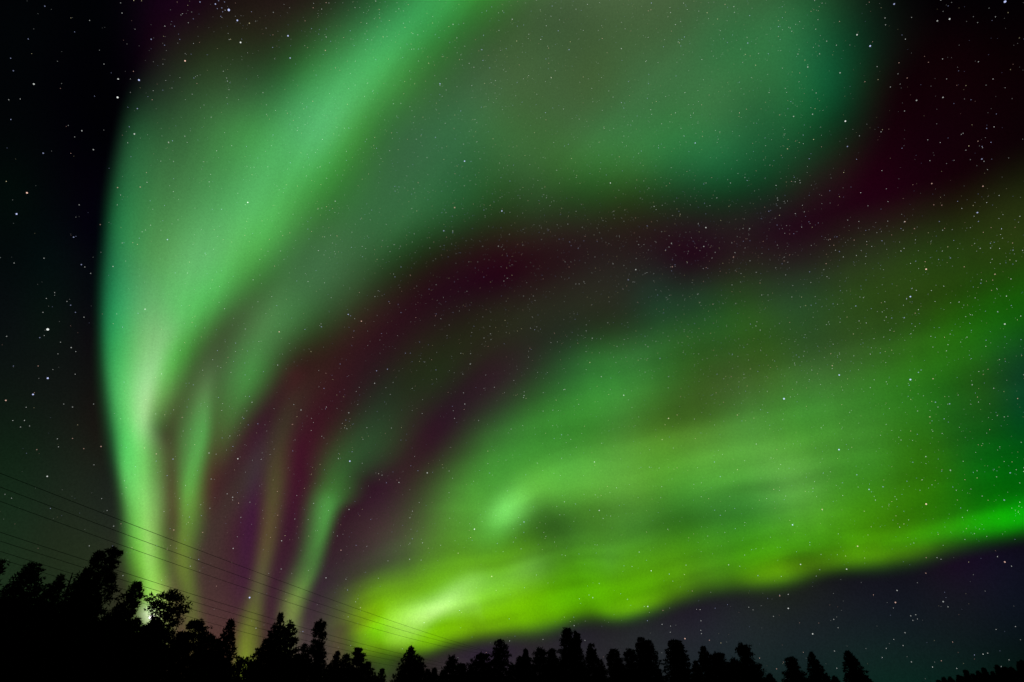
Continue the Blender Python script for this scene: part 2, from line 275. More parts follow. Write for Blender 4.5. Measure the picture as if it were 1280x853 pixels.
SAMPLES = [tuple(map(int, q.split(','))) for q in '20,55,2,5,6 80,55,2,2,5 140,55,2,2,4 175,55,12,6,15 200,55,24,16,18 230,55,31,30,19 260,55,36,41,24 300,55,37,47,24 330,55,39,44,28 360,55,40,65,33 400,55,47,95,52 440,55,55,130,68 480,55,68,164,88 510,55,62,150,75 540,55,54,136,58 570,55,51,108,49 600,55,58,91,54 640,55,65,97,52 680,55,63,95,58 720,55,61,87,53 760,55,66,95,56 800,55,67,99,59 840,55,65,99,59 880,55,55,106,62 920,55,46,112,62 960,55,48,112,62 1000,55,43,106,63 1030,55,24,83,49 1060,55,12,61,35 1090,55,12,39,25 1120,55,14,20,15 1160,55,17,8,6 1200,55,15,2,6 1260,55,8,0,2 20,160,2,5,6 80,160,2,2,6 140,160,2,2,6 165,160,27,73,41 200,160,45,89,50 230,160,53,93,56 260,160,58,112,60 290,160,66,136,72 315,160,72,158,76 340,160,68,146,78 370,160,80,168,96 410,160,84,178,104 435,160,78,166,84 450,160,64,140,56 470,160,54,122,58 500,160,56,104,62 530,160,59,108,66 560,160,51,110,64 600,160,58,112,64 640,160,60,104,53 680,160,59,99,53 720,160,64,104,62 760,160,56,114,64 800,160,58,120,66 840,160,50,118,58 880,160,56,120,66 920,160,47,108,61 950,160,26,89,50 980,160,34,93,52 1010,160,16,77,37 1030,160,17,63,33 1060,160,17,37,23 1085,160,19,22,17 1110,160,22,6,10 1150,160,19,2,10 1200,160,17,2,8 1260,160,12,2,5 20,240,2,14,8 60,240,3,5,8 110,240,3,2,8 135,240,17,45,28 150,240,22,91,53 165,240,52,112,62 200,240,66,132,70 240,240,70,136,74 280,240,78,164,88 320,240,92,184,108 350,240,80,168,86 375,240,66,154,68 400,240,62,138,58 440,240,54,112,56 480,240,55,106,61 520,240,52,104,61 560,240,42,97,56 600,240,39,91,46 630,240,39,75,28 660,240,45,77,45 700,240,41,75,32 740,240,33,79,31 780,240,42,71,24 820,240,32,69,30 860,240,29,61,37 900,240,19,65,34 930,240,22,55,33 965,240,17,55,35 990,240,29,39,21 1030,240,32,18,23 1080,240,31,6,18 1140,240,29,8,13 1200,240,26,12,8 1240,240,29,30,13 1270,240,31,36,13 20,320,3,7,8 60,320,2,14,13 100,320,8,10,13 120,320,5,12,15 130,320,12,65,35 140,320,20,106,64 155,320,58,124,72 180,320,76,150,80 210,320,88,162,90 250,320,104,184,112 280,320,98,184,106 300,320,96,178,94 315,320,74,168,62 335,320,72,158,70 355,320,65,112,56 380,320,59,108,68 410,320,63,112,67 440,320,59,97,58 480,320,42,79,41 510,320,31,59,25 550,320,32,34,16 590,320,36,22,19 620,320,39,14,21 660,320,41,24,21 700,320,39,24,23 740,320,37,38,29 780,320,37,42,28 820,320,37,36,31 850,320,34,18,28 880,320,32,16,28 910,320,37,36,28 950,320,36,40,26 980,320,37,28,29 1020,320,37,30,29 1060,320,39,42,28 1100,320,41,51,33 1140,320,34,59,17 1180,320,31,59,15 1230,320,34,61,13 1270,320,38,61,13 20,400,10,12,15 60,400,7,22,13 100,400,12,14,16 118,400,12,18,16 128,400,18,83,53 140,400,46,150,84 160,400,84,174,102 190,400,116,184,116 220,400,104,184,100 245,400,90,178,86 265,400,68,146,58 280,400,64,104,51 300,400,72,93,61 320,400,76,120,66 345,400,76,140,74 370,400,64,116,62 400,400,50,75,42 430,400,49,55,33 455,400,53,36,25 500,400,39,22,28 540,400,36,22,24 580,400,34,32,19 620,400,36,41,23 660,400,42,48,31 700,400,37,44,32 740,400,41,48,28 780,400,41,51,31 810,400,34,63,41 840,400,41,73,46 870,400,32,75,40 900,400,31,79,37 930,400,42,85,19 970,400,46,83,37 1010,400,41,75,36 1060,400,43,73,26 1100,400,40,69,26 1140,400,43,75,28 1190,400,39,89,10 1240,400,24,91,10 1270,400,20,87,10 20,480,14,20,16 60,480,17,20,18 110,480,17,22,19 128,480,22,53,28 138,480,54,166,84 155,480,100,190,108 175,480,140,212,136 195,480,136,212,132 207,480,108,178,86 220,480,80,146,62 240,480,77,91,57 270,480,79,110,66 300,480,72,130,66 325,480,66,124,50 340,480,58,71,44 360,480,64,35,34 400,480,57,26,30 440,480,48,24,29 470,480,37,36,34 500,480,34,43,26 540,480,32,47,24 570,480,39,38,28 600,480,44,30,31 640,480,49,50,37 670,480,44,71,39 700,480,46,95,50 730,480,52,124,50 770,480,56,138,54 810,480,54,118,44 850,480,51,97,36 900,480,57,85,37 930,480,63,95,46 960,480,63,110,40 1000,480,66,120,48 1050,480,62,124,44 1100,480,50,124,32 1140,480,46,118,28 1180,480,33,104,19 1220,480,39,87,18 1250,480,23,71,26 1270,480,17,65,38 20,560,15,33,18 60,560,20,29,21 100,560,27,32,24 135,560,24,41,24 145,560,50,130,60 160,560,92,196,98 175,560,116,214,120 188,560,100,180,76 200,560,100,130,76 213,560,77,81,50 228,560,82,118,58 245,560,86,152,80 255,560,88,156,74 268,560,71,83,41 290,560,68,67,43 310,560,64,35,49 330,560,66,39,50 350,560,68,59,36 370,560,66,29,41 390,560,64,26,37 410,560,59,55,35 440,560,49,67,39 460,560,45,79,49 480,560,50,77,37 500,560,48,46,32 530,560,46,34,36 560,560,48,46,36 580,560,55,63,40 600,560,64,124,50 635,560,64,142,48 660,560,66,144,54 700,560,70,150,54 740,560,72,150,50 790,560,84,160,60 830,560,80,146,40 870,560,88,154,56 920,560,88,154,60 960,560,90,156,60 1000,560,80,154,48 1050,560,72,144,42 1100,560,60,134,34 1130,560,48,118,10 1180,560,47,106,9 1210,560,21,95,26 1240,560,6,95,16 1270,560,4,79,11 20,630,20,41,24 60,630,27,37,26 110,630,32,37,28 145,630,32,39,29 153,630,56,116,50 165,630,96,174,76 180,630,142,212,122 195,630,122,192,86 205,630,102,116,62 215,630,86,80,52 225,630,96,140,60 237,630,100,160,64 248,630,94,118,52 260,630,75,67,46 280,630,66,49,43 310,630,64,33,51 330,630,82,57,47 345,630,79,65,49 365,630,68,37,43 385,630,64,61,44 395,630,77,110,58 408,630,76,150,64 420,630,70,124,58 432,630,53,59,41 450,630,49,36,39 480,630,49,36,42 500,630,57,51,40 530,630,63,77,44 560,630,84,140,60 590,630,90,160,60 610,630,88,164,56 625,630,110,200,88 650,630,112,192,84 670,630,90,156,60 700,630,78,146,42 740,630,90,156,46 780,630,88,158,56 810,630,84,136,40 840,630,52,124,40 880,630,66,146,46 920,630,58,138,42 950,630,60,140,38 980,630,78,152,42 1010,630,82,158,48 1050,630,74,154,26 1090,630,66,148,10 1130,630,54,120,10 1180,630,40,126,8 1230,630,10,116,4 1270,630,4,142,6 20,690,26,43,26 60,690,31,39,24 110,690,36,45,28 150,690,44,59,32 160,690,76,118,48 170,690,112,186,72 182,690,140,208,96 193,690,128,190,82 203,690,108,134,60 215,690,86,88,52 227,690,98,126,48 240,690,87,95,56 260,690,77,69,48 280,690,70,53,45 295,690,53,32,44 305,690,57,16,50 315,690,82,45,54 325,690,86,61,52 336,690,86,86,52 345,690,61,49,39 360,690,57,36,43 375,690,66,65,43 388,690,76,116,62 398,690,76,122,58 407,690,55,65,38 430,690,55,40,43 460,690,68,59,45 490,690,71,83,52 510,690,79,99,55 530,690,92,130,50 560,690,92,150,34 590,690,90,156,36 620,690,84,154,36 645,690,100,164,20 690,690,65,110,36 720,690,86,158,52 760,690,86,160,48 800,690,82,158,50 830,690,80,140,26 855,690,76,156,10 890,690,64,142,26 920,690,56,134,12 950,690,70,146,4 980,690,66,140,8 1010,690,58,118,10 1050,690,74,150,6 1090,690,78,150,6 1130,690,72,130,10 1160,690,58,99,15 1180,690,42,59,25 1200,690,32,38,31 1240,690,20,20,32 235,750,96,98,49 250,750,79,69,50 280,750,75,59,50 300,750,68,37,50 320,750,89,90,54 345,750,66,49,52 360,750,95,104,59 370,750,112,142,60 385,750,68,65,50 410,750,64,63,53 430,750,73,83,52 445,750,96,124,40 460,750,108,176,10 480,750,116,188,0 510,750,130,196,40 540,750,160,224,96 570,750,164,226,110 590,750,150,216,88 620,750,120,190,30 660,750,116,188,0 700,750,92,170,0 740,750,96,176,0 790,750,88,160,6 815,750,80,150,8 840,750,68,104,21 860,750,41,49,32 900,750,32,36,36 940,750,29,34,34 990,750,22,25,28 1060,750,19,22,29 1130,750,15,18,28 1200,750,19,22,26 1270,750,12,18,29 600,800,53,53,49 560,800,90,130,20 640,800,49,52,47 470,800,112,188,10 490,800,138,210,40 530,800,120,190,0 430,800,92,99,49 310,800,108,124,30 290,800,86,63,57 345,800,77,67,55 400,800,70,67,58 700,800,39,44,45 800,800,37,44,45 900,800,31,37,42 1000,800,22,31,36 1100,800,17,31,32 1200,800,14,25,28 1270,800,8,20,23 960,835,22,37,36 1100,835,15,37,31 1200,835,12,29,26 1270,835,7,20,16 20,10,2,4,6 150,10,3,2,8 210,10,22,6,23 250,10,27,8,24 300,10,29,28,19 350,10,34,32,23 400,10,41,46,28 440,10,41,75,48 480,10,48,114,62 530,10,58,150,80 570,10,58,148,64 610,10,52,118,46 650,10,63,97,54 700,10,64,91,56 780,10,69,97,60 850,10,66,95,58 900,10,59,106,63 960,10,57,108,63 1020,10,31,87,46 1060,10,24,55,33 1100,10,12,24,17 1160,10,6,5,6 1240,10,3,0,3 128,523,31,37,26 138,523,34,110,50 150,523,88,184,92 165,523,130,212,124 175,523,156,220,146 187,523,130,196,110 195,523,96,128,64 207,523,79,84,52 220,523,72,97,54 235,523,78,124,62 250,523,84,150,72 258,523,90,160,78 266,523,73,108,55 285,523,74,114,58 300,523,58,79,43 312,523,57,51,30 330,523,49,30,42 350,523,57,47,37 380,523,55,32,30 410,523,51,28,31 435,523,48,46,32 460,523,37,51,36 485,523,40,65,40 505,523,48,46,31 530,523,51,30,36 555,523,44,32,37 580,523,42,46,36 605,523,46,61,36 625,523,53,83,51 645,523,50,104,45 670,523,58,130,44 700,523,56,136,44 730,523,60,140,42 755,523,58,128,42 775,523,74,136,58 800,523,68,118,36 840,523,68,106,31 880,523,66,106,31 920,523,72,140,54 960,523,72,138,50 1000,523,68,144,48 1050,523,66,134,48 1100,523,56,122,40 1150,523,40,114,24 1200,523,19,93,26 1240,523,28,85,11 1270,523,0,77,43 128,600,32,37,29 146,600,33,79,43 156,600,106,198,92 170,600,124,214,112 183,600,122,202,98 195,600,110,150,72 207,600,72,77,49 217,600,71,83,46 228,600,92,146,68 240,600,98,158,70 250,600,94,126,58 260,600,66,61,36 285,600,64,45,39 305,600,59,39,49 318,600,59,51,54 335,600,70,59,42 345,600,77,73,43 365,600,66,29,38 385,600,59,36,40 400,600,52,65,37 415,600,60,102,47 425,600,60,102,47 440,600,45,79,37 455,600,46,42,36 475,600,51,32,42 510,600,55,47,38 540,600,54,65,35 565,600,68,118,46 590,600,66,140,44 610,600,62,136,48 635,600,78,158,60 660,600,94,182,60 685,600,90,182,60 710,600,92,174,66 750,600,86,160,58 780,600,96,164,60 830,600,86,156,42 880,600,84,156,50 930,600,78,152,52 970,600,96,170,78 1010,600,86,158,62 1050,600,62,138,38 1100,600,56,132,40 1140,600,43,108,7 1180,600,39,104,15 1220,600,14,106,17 1270,600,2,99,11 142,440,44,150,78 155,440,82,172,86 175,440,126,198,118 195,440,136,202,128 212,440,98,186,92 230,440,74,158,70 243,440,64,126,48 255,440,77,93,61 275,440,71,89,55 295,440,71,112,64 318,440,68,122,64 335,440,63,108,55 355,440,54,77,47 375,440,51,48,29 400,440,44,44,21 420,440,51,30,28 450,440,46,26,28 480,440,41,22,29 520,440,41,36,24 550,440,36,43,24 580,440,37,42,26 610,440,44,34,28 650,440,42,42,32 690,440,37,59,31 720,440,41,85,45 760,440,44,99,41 800,440,50,104,51 830,440,47,104,39 870,440,49,91,24 910,440,54,89,36 960,440,48,83,23 1010,440,46,81,41 1050,440,51,83,37 1100,440,51,95,32 1140,440,45,104,17 1200,440,33,104,15 1240,440,25,95,24 1270,440,16,71,34 143,660,34,43,32 152,660,46,75,40 165,660,100,168,60 178,660,136,208,98 190,660,124,200,88 198,660,118,164,70 205,660,93,92,50 218,660,84,72,48 228,660,92,120,50 235,660,90,140,46 245,660,77,82,51 265,660,70,57,42 285,660,70,47,45 300,660,61,28,52 310,660,59,16,54 322,660,72,45,49 335,660,91,76,46 345,660,72,61,42 355,660,59,36,44 375,660,61,43,46 390,660,71,99,57 400,660,72,144,64 408,660,68,128,58 418,660,53,57,38 440,660,53,38,41 465,660,68,43,45 490,660,72,63,53 520,660,72,79,51 550,660,78,126,40 580,660,78,140,40 600,660,82,152,48 615,660,102,186,80 630,660,94,186,74 645,660,78,156,40 660,660,57,110,36 680,660,64,118,40 700,660,45,93,28 730,660,64,122,26 760,660,66,120,34 800,660,60,132,36 850,660,54,118,26 900,660,62,130,46 940,660,62,140,48 970,660,78,156,58 1010,660,76,150,34 1050,660,74,144,26 1100,660,56,118,10 1150,660,44,132,8 1190,660,40,150,8 1230,660,28,156,8 1265,660,18,140,4 172,724,84,130,44 183,724,136,208,76 195,724,142,204,84 205,724,114,148,64 215,724,91,90,52 227,724,98,120,46 238,724,88,97,48 250,724,72,63,47 275,724,68,53,43 295,724,64,28,49 305,724,64,24,53 318,724,82,84,51 330,724,86,91,52 340,724,64,33,48 355,724,64,49,49 370,724,88,99,61 380,724,80,118,60 390,724,72,106,57 400,724,51,52,44 420,724,57,43,45 445,724,68,69,48 475,724,81,104,61 500,724,88,128,42 525,724,90,150,20 550,724,100,174,30 575,724,130,204,64 595,724,138,210,74 615,724,118,196,54 645,724,122,196,66 665,724,118,190,60 690,724,84,166,10 720,724,78,160,8 750,724,72,152,10 780,724,96,164,4 820,724,84,158,0 860,724,72,124,20 900,724,69,110,24 940,724,90,160,16 975,724,92,164,12 1000,724,58,99,25 1030,724,31,39,26 1080,724,24,27,31 1150,724,19,22,28 1270,724,14,16,29 142,365,22,114,70 160,365,80,166,96 190,365,92,178,104 230,365,96,188,104 260,365,86,184,96 285,365,80,176,80 305,365,66,130,54 325,365,63,89,54 350,365,68,120,70 380,365,58,102,57 410,365,61,99,61 440,365,53,83,47 470,365,42,46,29 510,365,42,28,21 560,365,36,20,28 600,365,37,22,28 650,365,39,28,28 690,365,41,40,29 730,365,41,48,32 780,365,41,49,34 820,365,28,69,42 860,365,34,51,29 900,365,40,69,38 960,365,38,63,39 1000,365,35,69,40 1060,365,41,71,24 1100,365,40,69,12 1150,365,40,67,14 143,205,12,27,23 152,205,25,81,44 180,205,53,108,61 220,205,62,116,64 260,205,66,130,68 300,205,74,152,80 345,205,82,178,98 380,205,80,172,92 410,205,66,158,70 440,205,60,128,56 480,205,56,102,61 530,205,56,104,63 580,205,47,91,56 640,205,59,99,59 690,205,58,104,47 740,205,62,118,54 800,205,58,112,56 850,205,37,102,55 910,205,28,93,54 950,205,25,69,38 990,205,31,59,39 1030,205,29,37,27 1060,205,32,24,16 1090,205,29,6,15 1150,205,20,4,10 150,108,2,2,6 172,108,10,10,16 190,108,31,39,28 220,108,38,61,41 260,108,46,75,40 300,108,49,79,49 350,108,50,104,61 380,108,60,140,72 420,108,76,170,92 460,108,74,164,86 500,108,62,142,62 530,108,59,108,53 570,108,59,99,61 640,108,67,97,58 700,108,64,95,58 740,108,66,93,50 800,108,63,110,66 850,108,60,114,66 900,108,58,118,66 950,108,49,108,59 990,108,41,104,57 1040,108,11,83,49 1060,108,14,59,35 1080,108,22,45,23 1110,108,20,12,11 1140,108,15,4,6 128,285,3,16,18 138,285,17,87,54 155,285,52,120,66 190,285,76,144,80 230,285,78,156,84 270,285,92,180,100 320,285,90,182,96 345,285,76,170,80 365,285,72,142,62 400,285,63,112,60 450,285,55,108,63 500,285,51,97,60 550,285,40,79,43 600,285,36,59,29 635,285,41,40,21 670,285,42,53,31 720,285,44,48,31 770,285,39,44,26 820,285,36,36,26 870,285,32,32,24 920,285,34,36,24 970,285,32,16,21 1020,285,31,16,19 1060,285,32,30,19 1110,285,39,36,21 1150,285,37,40,21 425,783,84,91,42 437,783,82,73,34 447,783,94,120,30 460,783,124,190,10 480,783,150,216,50 500,783,164,226,84 520,783,168,232,108 535,783,150,214,70 555,783,124,196,4 600,783,116,190,0 640,783,96,158,10 665,783,84,140,6 690,783,69,110,20 705,783,44,61,38 550,783,122,196,0 560,830,56,50,50 600,830,52,46,48 650,830,46,41,44 720,830,40,38,42 780,830,38,37,42 850,830,30,36,40 910,830,24,36,40 560,852,50,46,46 650,852,44,42,44 750,852,38,38,42 850,852,28,36,40 600,303,38,24,20 640,303,38,25,24 680,303,40,23,26 720,303,39,22,29 760,303,39,22,29 800,303,40,19,29 840,303,38,17,29 880,303,38,17,29 920,303,38,20,28 960,303,38,20,28 1000,303,37,20,27 1040,303,36,26,22 690,342,40,26,28 740,342,41,32,31 790,342,40,34,32 840,342,38,34,32 880,342,36,36,30 930,342,38,38,28 980,342,38,38,28'.split()]
